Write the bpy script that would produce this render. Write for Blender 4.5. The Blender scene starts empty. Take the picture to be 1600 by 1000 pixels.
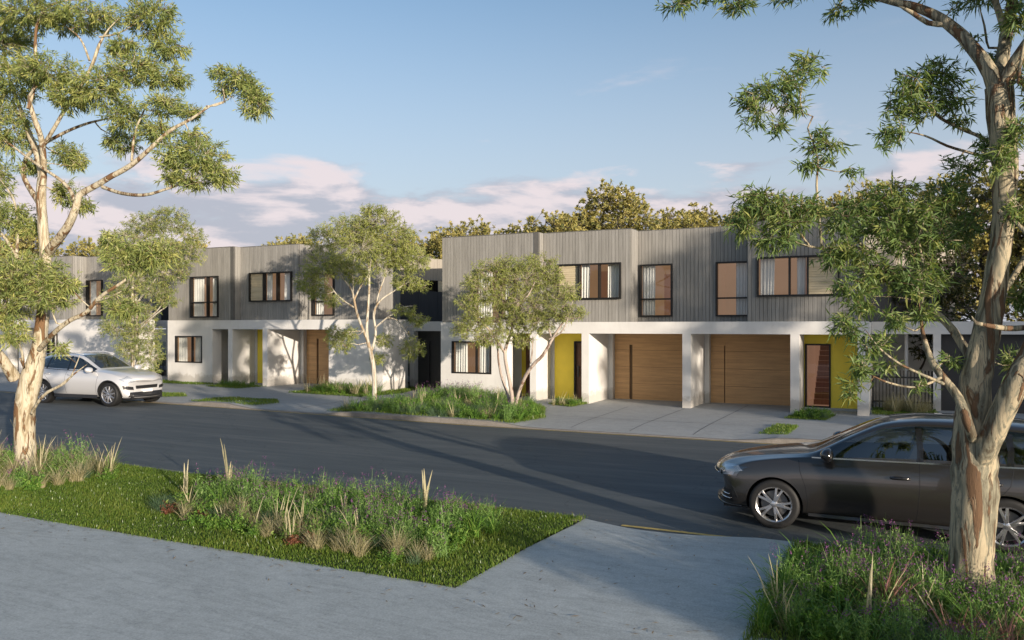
import bpy, bmesh, math, random
import numpy as np
from mathutils import Vector, Matrix
from mathutils.bvhtree import BVHTree

R = math.radians
scene = bpy.context.scene
col = scene.collection

# ------------------------------------------------------------------ camera
# X runs along the house fronts, Y into the street block, camera stands at the origin
cam_data = bpy.data.cameras.new('camera')
cam_data.lens = 28.0
cam_data.sensor_width = 36.0
cam_data.shift_y = 10.0 / 1600.0
cam_data.clip_start = 0.05
cam_data.clip_end = 6000
cam = bpy.data.objects.new('camera', cam_data)
col.objects.link(cam)
cam.location = (0, 0, 2.67)
cam.rotation_euler = (R(90), 0, math.atan2(0.4343, 0.9007))
scene.camera = cam

# ------------------------------------------------------------------ sky, sun, exposure
SUN_EL = 8.5
SUN_AZ = math.atan2(-0.513, 0.858)            # direction towards the sun in the XY plane
world = bpy.data.worlds.new('World')
scene.world = world
world.use_nodes = True
wn = world.node_tree
wn.nodes.clear()
def wnode(t, **k):
    n = wn.nodes.new(t)
    for a, b in k.items(): setattr(n, a, b)
    return n
w_out = wnode('ShaderNodeOutputWorld')
w_bg = wnode('ShaderNodeBackground')
w_sky = wnode('ShaderNodeTexSky', sky_type='NISHITA')
w_sky.sun_disc = False
w_sky.sun_elevation = R(SUN_EL)
w_sky.sun_rotation = math.pi / 2 - SUN_AZ     # measured clockwise from +Y
w_sky.altitude = 50
w_sky.air_density = 1.0
w_sky.dust_density = 2.6
w_sky.ozone_density = 2.2
w_bg.inputs['Strength'].default_value = 0.123
# clouds: two noises on a flat cloud deck, only in a low belt all round the horizon
tc = wnode('ShaderNodeTexCoord')
sep = wnode('ShaderNodeSeparateXYZ')
wn.links.new(tc.outputs['Generated'], sep.inputs[0])
def wmath(op, a, b=None, c=None, clamp=False):
    n = wnode('ShaderNodeMath', operation=op)
    n.use_clamp = clamp
    for i, x in enumerate((a, b, c)):
        if x is None: continue
        if isinstance(x, (int, float)): n.inputs[i].default_value = x
        else: wn.links.new(x, n.inputs[i])
    return n.outputs[0]
def cloud_noise(lift):
    z = wmath('ADD', sep.outputs[2], lift)
    comb = wnode('ShaderNodeCombineXYZ')
    wn.links.new(sep.outputs[0], comb.inputs[0]); wn.links.new(sep.outputs[1], comb.inputs[1])
    wn.links.new(wmath('MULTIPLY', z, 3.6), comb.inputs[2])
    n = wnode('ShaderNodeTexNoise')
    n.inputs['Scale'].default_value = 5.2
    n.inputs['Detail'].default_value = 9
    n.inputs['Roughness'].default_value = 0.56
    n.inputs['Distortion'].default_value = 0.25
    mp = wnode('ShaderNodeMapping')
    mp.inputs['Location'].default_value = (2.7, 4.2, 0.3)
    wn.links.new(comb.outputs[0], mp.inputs[0]); wn.links.new(mp.outputs[0], n.inputs['Vector'])
    return n.outputs['Fac']
def ramp(x, lo, hi):
    n = wnode('ShaderNodeMapRange', interpolation_type='SMOOTHSTEP')
    wn.links.new(x, n.inputs[0]); n.inputs[1].default_value = lo; n.inputs[2].default_value = hi
    return n.outputs[0]
cn = cloud_noise(0.0)
cl = cloud_noise(0.045)
belt = wmath('MULTIPLY', ramp(sep.outputs[2], -0.02, 0.05), wmath('SUBTRACT', 1.0, ramp(sep.outputs[2], 0.11, 0.25)))
dens = ramp(wmath('ADD', cn, wmath('MULTIPLY', belt, 0.36)), 0.61, 0.76)
dens = wmath('MULTIPLY', wmath('MULTIPLY', dens, 0.85), wmath('SUBTRACT', 1.0, ramp(sep.outputs[2], 0.22, 0.34)))
light = ramp(wmath('SUBTRACT', cn, cl), -0.05, 0.09)
ccol = wnode('ShaderNodeMix', data_type='RGBA')
ccol.inputs[6].default_value = (2.0, 2.05, 2.4, 1)
ccol.inputs[7].default_value = (3.7, 3.2, 3.25, 1)
wn.links.new(light, ccol.inputs[0])
veil = wnode('ShaderNodeMix', data_type='RGBA')          # thin pale haze that thickens towards the horizon
wn.links.new(wmath('MULTIPLY', wmath('SUBTRACT', 1.0, ramp(sep.outputs[2], 0.0, 0.48)), 0.78), veil.inputs[0])
wn.links.new(w_sky.outputs[0], veil.inputs[6]); veil.inputs[7].default_value = (2.75, 2.85, 3.2, 1)
cmix = wnode('ShaderNodeMix', data_type='RGBA')
wn.links.new(dens, cmix.inputs[0])
wn.links.new(veil.outputs[2], cmix.inputs[6]); wn.links.new(ccol.outputs[2], cmix.inputs[7])
wn.links.new(cmix.outputs[2], w_bg.inputs['Color'])
wn.links.new(w_bg.outputs[0], w_out.inputs[0])

sun_data = bpy.data.lights.new('sun', 'SUN')
sun_data.energy = 3.5
sun_data.angle = R(0.6)
sun_data.color = (1.0, 0.86, 0.71)
sun = bpy.data.objects.new('sun', sun_data)
col.objects.link(sun)
ce = math.cos(R(SUN_EL))
to_sun = Vector((math.cos(SUN_AZ) * ce, math.sin(SUN_AZ) * ce, math.sin(R(SUN_EL))))
sun.rotation_euler = (-to_sun).to_track_quat('-Z', 'Y').to_euler()
sun.location = (30, -20, 40)

scene.view_settings.view_transform = 'Standard'
scene.view_settings.look = 'None'
scene.view_settings.exposure = 0.95
scene.view_settings.gamma = 1.0
scene.view_settings.use_curve_mapping = False
scene.render.engine = 'CYCLES'
scene.cycles.max_bounces = 6
scene.cycles.transparent_max_bounces = 12
scene.cycles.sample_clamp_indirect = 6.0

# ------------------------------------------------------------------ materials
def new_mat(name):
    m = bpy.data.materials.new(name)
    m.use_nodes = True
    nt = m.node_tree
    return m, nt, nt.nodes['Principled BSDF']
def rgba(c): return (c[0], c[1], c[2], 1.0)
def nd(nt, t, **k):
    n = nt.nodes.new(t)
    for a, b in k.items(): setattr(n, a, b)
    return n
def noise(nt, scale, detail=5, rough=0.6, stretch=None, coord='Object', dist=0.0):
    t = nd(nt, 'ShaderNodeTexCoord')
    n = nd(nt, 'ShaderNodeTexNoise')
    n.inputs['Scale'].default_value = scale
    n.inputs['Detail'].default_value = detail
    n.inputs['Roughness'].default_value = rough
    n.inputs['Distortion'].default_value = dist
    src = t.outputs[coord]
    if stretch:
        mp = nd(nt, 'ShaderNodeMapping')
        mp.inputs['Scale'].default_value = stretch
        nt.links.new(src, mp.inputs[0]); src = mp.outputs[0]
    nt.links.new(src, n.inputs['Vector'])
    return n.outputs['Fac']
def cramp(nt, fac, stops):
    r = nd(nt, 'ShaderNodeValToRGB')
    e = r.color_ramp.elements
    while len(e) < len(stops): e.new(0.5)
    for el, (p, c) in zip(e, stops):
        el.position = p; el.color = rgba(c)
    nt.links.new(fac, r.inputs[0])
    return r.outputs[0]
def mixc(nt, fac, a, b, mode='MIX'):
    n = nd(nt, 'ShaderNodeMix', data_type='RGBA', blend_type=mode)
    for i, x in ((0, fac), (6, a), (7, b)):
        if isinstance(x, (int, float)): n.inputs[i].default_value = x
        elif isinstance(x, tuple): n.inputs[i].default_value = rgba(x)
        else: nt.links.new(x, n.inputs[i])
    return n.outputs[2]
def bump(nt, p, h, strength=0.3, dist=0.02):
    b = nd(nt, 'ShaderNodeBump')
    b.inputs['Strength'].default_value = strength
    b.inputs['Distance'].default_value = dist
    nt.links.new(h, b.inputs['Height']); nt.links.new(b.outputs[0], p.inputs['Normal'])
def plain(name, c, rough=0.6, metal=0.0, coat=0.0, var=0.0, vscale=6.0):
    m, nt, p = new_mat(name)
    p.inputs['Roughness'].default_value = rough
    p.inputs['Metallic'].default_value = metal
    p.inputs['Coat Weight'].default_value = coat
    p.inputs['Coat Roughness'].default_value = 0.05
    if var:
        lo = tuple(x * (1 - var) for x in c); hi = tuple(min(1, x * (1 + var)) for x in c)
        nt.links.new(cramp(nt, noise(nt, vscale), [(0.3, lo), (0.7, hi)]), p.inputs['Base Color'])
    else:
        p.inputs['Base Color'].default_value = rgba(c)
    return m
M = {}
def mat_asphalt():
    m, nt, p = new_mat('asphalt')
    big = noise(nt, 0.22, 5, 0.6, (0.6, 1.6, 1))
    streak = noise(nt, 1.1, 7, 0.75, (0.22, 2.4, 1), 'Object', 0.8)
    fine = noise(nt, 90, 3, 0.8)
    c = cramp(nt, big, [(0.3, (0.062, 0.080, 0.088)), (0.7, (0.115, 0.135, 0.140))])
    c = mixc(nt, 0.45, c, cramp(nt, streak, [(0.36, (0.040, 0.052, 0.060)), (0.5, (0.085, 0.102, 0.108)), (0.66, (0.19, 0.20, 0.195))]))
    c = mixc(nt, 0.25, c, cramp(nt, fine, [(0.3, (0.02, 0.02, 0.02)), (0.75, (0.15, 0.15, 0.145))]))
    vor = nd(nt, 'ShaderNodeTexVoronoi', feature='DISTANCE_TO_EDGE')
    vor.inputs['Scale'].default_value = 0.35
    t = nd(nt, 'ShaderNodeTexCoord')
    nn = nd(nt, 'ShaderNodeTexNoise'); nn.inputs['Scale'].default_value = 1.5; nn.inputs['Detail'].default_value = 6
    nt.links.new(t.outputs['Object'], nn.inputs['Vector'])
    va = nd(nt, 'ShaderNodeVectorMath', operation='ADD')
    nt.links.new(t.outputs['Object'], va.inputs[0]); nt.links.new(nn.outputs['Color'], va.inputs[1])
    nt.links.new(va.outputs[0], vor.inputs['Vector'])
    crack = cramp(nt, vor.outputs['Distance'], [(0.0, (0.5, 0.5, 0.5)), (0.006, (1, 1, 1))])
    c = mixc(nt, 0.6, c, crack, 'MULTIPLY')
    nt.links.new(c, p.inputs['Base Color'])
    p.inputs['Roughness'].default_value = 0.72
    p.inputs['Specular IOR Level'].default_value = 0.35
    bump(nt, p, fine, 0.35, 0.006)
    return m
def mat_concrete(name, a, b, scale=0.9):
    m, nt, p = new_mat(name)
    big = noise(nt, scale, 7, 0.65, None, 'Object', 0.6)
    stain = noise(nt, 2.3, 8, 0.72, (0.7, 1.5, 1), 'Object', 1.2)
    fine = noise(nt, 55, 5, 0.75)
    c = cramp(nt, big, [(0.32, a), (0.68, b)])
    dark = tuple(x * 0.50 for x in a)
    c = mixc(nt, cramp(nt, stain, [(0.50, (0, 0, 0)), (0.66, (0.6, 0.6, 0.6))]), c, dark)
    streak = noise(nt, 1.6, 7, 0.75, (0.45, 2.4, 1), 'Object', 2.2)
    c = mixc(nt, cramp(nt, streak, [(0.52, (0, 0, 0)), (0.57, (0.75, 0.75, 0.75)), (0.64, (0.1, 0.1, 0.1))]), c, dark)
    c = mixc(nt, 0.35, c, cramp(nt, noise(nt, 7.0, 6, 0.7), [(0.3, tuple(x * .72 for x in a)), (0.7, tuple(min(1, x * 1.2) for x in b))]))
    c = mixc(nt, 0.45, c, cramp(nt, fine, [(0.3, tuple(x * .55 for x in a)), (0.72, tuple(min(1, x * 1.35) for x in b))]))
    nt.links.new(c, p.inputs['Base Color'])
    p.inputs['Roughness'].default_value = 0.8
    bump(nt, p, fine, 0.25, 0.004)
    return m
def mat_render_wall():
    m, nt, p = new_mat('white_render')
    big = noise(nt, 0.8, 6, 0.6)
    drip = noise(nt, 3.0, 5, 0.6, (2.2, 2.2, 0.35))
    fine = noise(nt, 70, 4, 0.7)
    c = cramp(nt, big, [(0.3, (0.62, 0.61, 0.585)), (0.7, (0.74, 0.73, 0.70))])
    c = mixc(nt, cramp(nt, drip, [(0.5, (0, 0, 0)), (0.8, (0.35, 0.35, 0.35))]), c, (0.55, 0.53, 0.49))
    tz = nd(nt, 'ShaderNodeTexCoord'); sz = nd(nt, 'ShaderNodeSeparateXYZ'); nt.links.new(tz.outputs['Object'], sz.inputs[0])
    jag = nd(nt, 'ShaderNodeMath', operation='MULTIPLY_ADD'); jag.inputs[1].default_value = -0.7
    nt.links.new(noise(nt, 5.0, 6, 0.7), jag.inputs[0]); nt.links.new(sz.outputs[2], jag.inputs[2])
    c = mixc(nt, cramp(nt, jag.outputs[0], [(0.0, (0.5, 0.5, 0.5)), (0.12, (0, 0, 0))]), c, (0.33, 0.30, 0.25))      # splash marks along the base
    nt.links.new(c, p.inputs['Base Color'])
    p.inputs['Roughness'].default_value = 0.85
    bump(nt, p, fine, 0.15, 0.003)
    return m
def mat_boards(name, stops, rough=0.75, stretch=(9, 9, 0.5)):
    m, nt, p = new_mat(name)
    g = nd(nt, 'ShaderNodeNewGeometry')
    grain = noise(nt, 2.0, 6, 0.7, stretch)
    c = cramp(nt, g.outputs['Random Per Island'], stops)
    c = mixc(nt, 0.45, c, cramp(nt, grain, [(0.3, tuple(x * .55 for x in stops[0][1])), (0.7, tuple(x * 1.25 for x in stops[-1][1]))]))
    nt.links.new(c, p.inputs['Base Color'])
    p.inputs['Roughness'].default_value = rough
    bump(nt, p, grain, 0.2, 0.004)
    return m
def mat_bark(name, stops, patch, sc=1.0):
    m, nt, p = new_mat(name)
    str_ = noise(nt, 3.2 * sc, 7, 0.62, (2.6, 2.6, 0.45), 'Object', 1.3)
    peel = noise(nt, 1.7 * sc, 5, 0.55, (2.4, 2.4, 0.55), 'Object', 1.8)
    fine = noise(nt, 26, 6, 0.75, (2, 2, 0.4))
    c = cramp(nt, str_, stops)
    k = cramp(nt, peel, [(0.535, (0, 0, 0)), (0.575, (1, 1, 1))])
    c = mixc(nt, k, c, mixc(nt, fine, tuple(x * .5 for x in patch), tuple(min(1, x * 1.5) for x in patch)))
    dk = cramp(nt, noise(nt, 5.5 * sc, 6, 0.65, (3, 3, 0.35), 'Object', 2.0), [(0.62, (0, 0, 0)), (0.68, (1, 1, 1))])
    c = mixc(nt, dk, c, (0.055, 0.045, 0.036))
    nt.links.new(c, p.inputs['Base Color'])
    p.inputs['Roughness'].default_value = 0.8
    hh = nd(nt, 'ShaderNodeMath', operation='ADD')
    h2 = nd(nt, 'ShaderNodeMath', operation='MULTIPLY'); h2.inputs[1].default_value = 0.35
    nt.links.new(fine, h2.inputs[0])
    sepk = nd(nt, 'ShaderNodeMath', operation='MULTIPLY'); sepk.inputs[1].default_value = 0.8
    nt.links.new(k, sepk.inputs[0])
    nt.links.new(h2.outputs[0], hh.inputs[0]); nt.links.new(sepk.outputs[0], hh.inputs[1])
    bump(nt, p, hh.outputs[0], 0.8, 0.03)
    return m
def mat_leaf(name, stops, trans=0.35, rough=0.5, tint=(1.0, 1.0, 0.55)):
    m, nt, p = new_mat(name)
    a = nd(nt, 'ShaderNodeAttribute'); a.attribute_name = 'shade'
    c = cramp(nt, a.outputs['Fac'], stops)
    nt.links.new(c, p.inputs['Base Color'])
    p.inputs['Roughness'].default_value = rough
    p.inputs['Specular IOR Level'].default_value = 0.35
    tr = nd(nt, 'ShaderNodeBsdfTranslucent')
    nt.links.new(mixc(nt, 1.0, c, tint, 'MULTIPLY'), tr.inputs['Color'])
    mx = nd(nt, 'ShaderNodeMixShader'); mx.inputs[0].default_value = trans
    nt.links.new(p.outputs[0], mx.inputs[1]); nt.links.new(tr.outputs[0], mx.inputs[2])
    out = nt.nodes['Material Output']
    nt.links.new(mx.outputs[0], out.inputs['Surface'])
    return m
def mat_glass(name, tint=(0.85, 0.87, 0.87), refl=0.02, rough=0.01):
    m, nt, p = new_mat(name)
    out = nt.nodes['Material Output']
    tr = nd(nt, 'ShaderNodeBsdfTransparent'); tr.inputs[0].default_value = rgba(tint)
    gl = nd(nt, 'ShaderNodeBsdfGlossy'); gl.inputs['Roughness'].default_value = rough
    lw = nd(nt, 'ShaderNodeLayerWeight'); lw.inputs['Blend'].default_value = 0.5
    pw = nd(nt, 'ShaderNodeMath', operation='POWER'); pw.inputs[1].default_value = 4.0
    nt.links.new(lw.outputs['Facing'], pw.inputs[0])
    ad = nd(nt, 'ShaderNodeMath', operation='ADD', use_clamp=True); ad.inputs[1].default_value = refl + 0.05
    nt.links.new(pw.outputs[0], ad.inputs[0])
    mx = nd(nt, 'ShaderNodeMixShader')
    nt.links.new(ad.outputs[0], mx.inputs[0]); nt.links.new(tr.outputs[0], mx.inputs[1]); nt.links.new(gl.outputs[0], mx.inputs[2])
    nt.links.new(mx.outputs[0], out.inputs['Surface'])
    return m
def mat_room(name, c, e):  # wall colour with a faint glow in place of indoor lighting
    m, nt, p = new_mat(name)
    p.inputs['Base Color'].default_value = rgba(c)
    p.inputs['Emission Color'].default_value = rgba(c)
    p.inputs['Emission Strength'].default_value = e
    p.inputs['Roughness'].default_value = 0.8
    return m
M['asphalt'] = mat_asphalt()
M['concrete'] = mat_concrete('footpath_concrete', (0.33, 0.358, 0.352), (0.48, 0.512, 0.505))
M['drive'] = mat_concrete('driveway_concrete', (0.29, 0.302, 0.30), (0.40, 0.412, 0.408), 0.6)
M['kerb'] = mat_concrete('kerb_concrete', (0.20, 0.18, 0.155), (0.27, 0.245, 0.215), 2.0)
M['soil'] = plain('soil', (0.055, 0.06, 0.03), 0.95, var=0.4, vscale=3)
M['yellow_line'] = plain('yellow_road_paint', (0.50, 0.36, 0.10), 0.7, var=0.25, vscale=14)
M['joint'] = plain('joint_filler', (0.08, 0.08, 0.078), 0.9)
M['render'] = mat_render_wall()
M['cladding'] = mat_boards('weathered_cladding', [(0.0, (0.232, 0.223, 0.202)), (0.5, (0.270, 0.260, 0.237)), (1.0, (0.309, 0.299, 0.274))])
M['groove'] = plain('cladding_backing', (0.085, 0.079, 0.07), 0.9)
M['fin'] = plain('grey_metal_trim', (0.13, 0.125, 0.115), 0.55, 0.2, var=0.1)
M['dark_wall'] = mat_boards('charcoal_sheet_cladding', [(0.0, (0.045, 0.046, 0.048)), (1.0, (0.055, 0.056, 0.058))], 0.6)
M['tan_wall'] = mat_boards('tan_sheet_cladding', [(0.0, (0.29, 0.26, 0.215)), (1.0, (0.32, 0.29, 0.24))], 0.7)
M['frame'] = plain('window_frame_black', (0.018, 0.017, 0.016), 0.4, 0.3)
M['glass'] = mat_glass('window_glass')
M['room'] = mat_room('room_glow_plaster', (0.40, 0.26, 0.155), 0.2)  # glows faintly, standing in for light inside the room
M['room_dark'] = mat_room('room_brown_glow', (0.25, 0.13, 0.08), 0.22)  # door panel colour, given the same stand-in glow
M['hall'] = mat_room('hall_glow_plaster', (0.27, 0.15, 0.095), 0.35)  # glow added so the hall and stair show through the glass
M['curtain'] = plain('white_curtain', (0.82, 0.80, 0.75), 0.9)
M['blind'] = mat_boards('timber_blind', [(0.0, (0.52, 0.43, 0.27)), (1.0, (0.62, 0.53, 0.36))], 0.7, (0.6, 0.6, 9))
M['yellow_wall'] = plain('yellow_paint', (0.93, 0.73, 0.065), 0.55, var=0.06, vscale=2)
M['wood'] = mat_boards('garage_timber', [(0.0, (0.478, 0.275, 0.116)), (0.5, (0.543, 0.321, 0.141)), (1.0, (0.608, 0.367, 0.172))], 0.55, (0.5, 0.5, 7))
M['wood_slot'] = plain('timber_slot', (0.14, 0.085, 0.042), 0.7)
M['door_wood'] = plain('dark_door_timber', (0.16, 0.075, 0.04), 0.4, var=0.2)
M['step'] = mat_boards('stair_timber', [(0.0, (0.24, 0.12, 0.07)), (1.0, (0.30, 0.16, 0.095))], 0.5)
M['dark_door'] = plain('charcoal_door', (0.035, 0.034, 0.033), 0.5)
M['fence'] = plain('black_fence_paint', (0.022, 0.022, 0.021), 0.6, var=0.2)
M['roof'] = plain('roof_sheet', (0.25, 0.25, 0.24), 0.6)
M['bark_pale'] = mat_bark('gum_bark_cream', [(0.34, (0.20, 0.15, 0.085)), (0.43, (0.34, 0.28, 0.18)), (0.49, (0.47, 0.41, 0.29)), (0.58, (0.54, 0.48, 0.36)), (0.63, (0.30, 0.28, 0.20)), (0.72, (0.20, 0.17, 0.11))], (0.17, 0.092, 0.04), 1.2)
M['bark_grey'] = mat_bark('gum_bark_grey', [(0.36, (0.087, 0.066, 0.039)), (0.43, (0.174, 0.159, 0.109)), (0.485, (0.232, 0.217, 0.152)), (0.52, (0.383, 0.318, 0.207)), (0.59, (0.441, 0.371, 0.244)), (0.625, (0.197, 0.185, 0.129)), (0.70, (0.128, 0.106, 0.069))], (0.135, 0.075, 0.036), 1.15)
M['bark_white'] = mat_bark('gum_bark_white', [(0.30, (0.38, 0.34, 0.26)), (0.5, (0.52, 0.48, 0.39)), (0.75, (0.58, 0.54, 0.45))], (0.36, 0.27, 0.17))
M['bark_pink'] = mat_bark('gum_bark_pinkish', [(0.30, (0.30, 0.24, 0.20)), (0.5, (0.44, 0.36, 0.30)), (0.75, (0.52, 0.45, 0.38))], (0.22, 0.14, 0.10))
M['bark_dark'] = plain('dark_bark', (0.10, 0.085, 0.065), 0.9, var=0.3)
M['leaf_left'] = mat_leaf('gum_leaf_olive', [(0.0, (0.164, 0.233, 0.080)), (0.5, (0.297, 0.351, 0.108)), (1.0, (0.565, 0.551, 0.185))], 0.38)
M['leaf_right'] = mat_leaf('gum_leaf_green', [(0.0, (0.095, 0.170, 0.059)), (0.6, (0.193, 0.274, 0.081)), (1.0, (0.361, 0.376, 0.114))], 0.38)
M['leaf_street'] = mat_leaf('gum_leaf_silver', [(0.0, (0.207, 0.260, 0.078)), (0.5, (0.329, 0.372, 0.104)), (1.0, (0.487, 0.507, 0.149))], 0.35)
M['leaf_gold'] = mat_leaf('leaf_golden', [(0.0, (0.190, 0.221, 0.078)), (0.5, (0.422, 0.389, 0.130)), (1.0, (0.660, 0.566, 0.208))], 0.4, tint=(1, .9, .45))
M['leaf_dark'] = mat_leaf('leaf_dark', [(0.0, (0.03, 0.045, 0.015)), (0.6, (0.06, 0.075, 0.022)), (1.0, (0.16, 0.13, 0.035))], 0.3)
M['lawn'] = mat_leaf('lawn_blade', [(0.0, (0.070, 0.138, 0.020)), (0.5, (0.141, 0.231, 0.033)), (0.93, (0.280, 0.313, 0.064)), (1.0, (0.645, 0.743, 0.508))], 0.4)
M['straw'] = mat_leaf('straw_blade', [(0.0, (0.16, 0.17, 0.065)), (0.5, (0.36, 0.32, 0.17)), (1.0, (0.60, 0.54, 0.36))], 0.3)
M['strap'] = mat_leaf('strap_blade', [(0.0, (0.076, 0.179, 0.030)), (0.6, (0.151, 0.286, 0.044)), (1.0, (0.288, 0.394, 0.090))], 0.4)
M['lavender'] = mat_leaf('lavender_stem', [(0.0, (0.104, 0.218, 0.050)), (0.5, (0.179, 0.314, 0.077)), (1.0, (0.282, 0.417, 0.126))], 0.3)
M['flower'] = mat_leaf('lavender_flower', [(0.0, (0.12, 0.045, 0.16)), (0.6, (0.21, 0.07, 0.21)), (1.0, (0.32, 0.11, 0.24))], 0.3, tint=(1, .9, 1))
M['rust'] = mat_leaf('rusty_leaf', [(0.0, (0.13, 0.05, 0.03)), (1.0, (0.26, 0.11, 0.06))], 0.3)
M['pinkgrass'] = mat_leaf('pink_grass', [(0.0, (0.13, 0.10, 0.05)), (0.6, (0.26, 0.13, 0.11)), (1.0, (0.38, 0.20, 0.17))], 0.3)
M['litter'] = mat_leaf('dry_leaf', [(0.0, (0.10, 0.065, 0.035)), (0.6, (0.22, 0.15, 0.08)), (1.0, (0.34, 0.26, 0.15))], 0.1)
M['sedge'] = mat_leaf('blue_sedge', [(0.0, (0.073, 0.139, 0.072)), (0.6, (0.130, 0.211, 0.108)), (1.0, (0.260, 0.325, 0.186))], 0.35)

# ------------------------------------------------------------------ object helpers
def tag(o, label=None, cat=None, group=None, kind=None):
    if label: o['label'] = label
    if cat: o['category'] = cat
    if group: o['group'] = group
    if kind: o['kind'] = kind
    return o
def thing(name, label, cat, loc=(0, 0, 0), rz=0.0, group=None):
    o = bpy.data.objects.new(name, None)
    o.empty_display_size = 0.2
    col.objects.link(o)
    o.location = loc; o.rotation_euler = (0, 0, rz)
    return tag(o, label, cat, group)
class MB:
    """collects boxes, quads and tubes; link() makes ONE mesh object of them"""
    def __init__(self): self.v = []; self.f = []; self.m = []; self.mi = 0
    def add(self, vs, fs):
        b = len(self.v); self.v += [tuple(x) for x in vs]
        for f in fs: self.f.append(tuple(b + i for i in f)); self.m.append(self.mi)
    def box(self, x0, x1, y0, y1, z0, z1):
        if x1 < x0: x0, x1 = x1, x0
        if y1 < y0: y0, y1 = y1, y0
        if z1 < z0: z0, z1 = z1, z0
        self.add([(x0, y0, z0), (x1, y0, z0), (x1, y1, z0), (x0, y1, z0), (x0, y0, z1), (x1, y0, z1), (x1, y1, z1), (x0, y1, z1)],
                 [(0, 3, 2, 1), (4, 5, 6, 7), (0, 1, 5, 4), (1, 2, 6, 5), (2, 3, 7, 6), (3, 0, 4, 7)])
    def quad(self, a, b, c, d): self.add([a, b, c, d], [(0, 1, 2, 3)])
    def tube(self, pts, rad, n=8, cap=True, lump=0.0, rnd=None):
        pts = [Vector(p) for p in pts]
        k = len(pts)
        if k < 2: return
        rings = []; arc = 0.0
        t0 = (pts[1] - pts[0]).normalized()
        ref = Vector((1, 0, 0)) if abs(t0.x) < 0.9 else Vector((0, 1, 0))
        nrm = (ref - t0 * ref.dot(t0)).normalized()
        ph = [(rnd.random() * 6.28, rnd.random() * 6.28) for _ in range(3)] if (lump and rnd) else None
        for i in range(k):
            t = (pts[min(i + 1, k - 1)] - pts[max(i - 1, 0)])
            if t.length < 1e-9: t = t0
            t.normalize()
            nrm = (nrm - t * nrm.dot(t))
            if nrm.length < 1e-6: nrm = Vector((0, 0, 1)) - t * t.z
            nrm.normalize()
            bn = t.cross(nrm)
            ring = []
            if i: arc += (pts[i] - pts[i - 1]).length
            for j in range(n):
                a = 2 * math.pi * j / n
                r = rad[i]
                if ph:
                    r *= 1 + lump * (0.5 * math.sin(2 * a + ph[0][0] + arc * 2.1) + 0.35 * math.sin(3 * a + ph[1][0] - arc * 3.2) + 0.3 * math.sin(5 * a + ph[2][0] + arc * 2.4) + .45 * math.sin(arc * 3.7 + ph[0][1]) * math.sin(a + ph[1][1]))
                ring.append(pts[i] + nrm * (math.cos(a) * r) + bn * (math.sin(a) * r))
            rings.append(ring)
        vs = [q for ring in rings for q in ring]
        fs = [(i * n + j, i * n + (j + 1) % n, (i + 1) * n + (j + 1) % n, (i + 1) * n + j) for i in range(k - 1) for j in range(n)]
        if cap:
            vs.append(pts[-1] + (pts[-1] - pts[-2]).normalized() * rad[-1] * 0.6)
            e = len(vs) - 1
            fs += [((k - 1) * n + j, (k - 1) * n + (j + 1) % n, e) for j in range(n)]
        self.add(vs, fs)
    def lathe(self, prof, n=24, axis='y', c=(0, 0, 0), closed=False):
        """prof: (radius, offset along the axis)"""
        vs = []; k = len(prof)
        for r, h in prof:
            for j in range(n):
                a = 2 * math.pi * j / n
                p = (r * math.cos(a), h, r * math.sin(a)) if axis == 'y' else (r * math.cos(a), r * math.sin(a), h)
                vs.append((p[0] + c[0], p[1] + c[1], p[2] + c[2]))
        kk = k if closed else k - 1
        fs = [(i * n + j, i * n + (j + 1) % n, ((i + 1) % k) * n + (j + 1) % n, ((i + 1) % k) * n + j) for i in range(kk) for j in range(n)]
        self.add(vs, fs)
    def mesh(self, name, mats, smooth=False):
        me = bpy.data.meshes.new(name)
        me.from_pydata(self.v, [], self.f)
        for m in (mats if isinstance(mats, (list, tuple)) else [mats]): me.materials.append(m)
        me.polygons.foreach_set('material_index', self.m)
        if smooth: me.polygons.foreach_set('use_smooth', [True] * len(me.polygons))
        me.update()
        return me
    def link(self, name, mats, parent=None, smooth=False, kind=None, fixn=False):
        me = self.mesh(name, mats, smooth)
        if fixn:
            bm = bmesh.new(); bm.from_mesh(me); bmesh.ops.recalc_face_normals(bm, faces=bm.faces); bm.to_mesh(me); bm.free()
        o = bpy.data.objects.new(name, me)
        col.objects.link(o)
        if parent: o.parent = parent
        if kind: o['kind'] = kind
        return o
def copy_tree(o, parent=None):
    c = o.copy(); col.objects.link(c)
    if parent is not None:
        c.parent = parent
    for ch in list(o.children): copy_tree(ch, c)
    return c
def place(name, me, parent=None, loc=None):
    o = bpy.data.objects.new(name, me); col.objects.link(o)
    if parent: o.parent = parent
    if loc: o.location = loc
    return o
def crom(pts, step):
    """resample a polyline of (x, y, z, r) smoothly"""
    P_ = [np.array(p, float) for p in pts]
    if len(P_) < 3: 
        return P_
    out = []
    for i in range(len(P_) - 1):
        p0 = P_[max(i - 1, 0)]; p1 = P_[i]; p2 = P_[i + 1]; p3 = P_[min(i + 2, len(P_) - 1)]
        n = max(1, int(np.linalg.norm(p2[:3] - p1[:3]) / step))
        for k in range(n):
            t = k / n
            q = 0.5 * ((2 * p1) + (-p0 + p2) * t + (2 * p0 - 5 * p1 + 4 * p2 - p3) * t * t + (-p0 + 3 * p1 - 3 * p2 + p3) * t ** 3)
            q[3] = max(q[3], 0.002)
            out.append(q)
    out.append(P_[-1])
    return out
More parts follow.
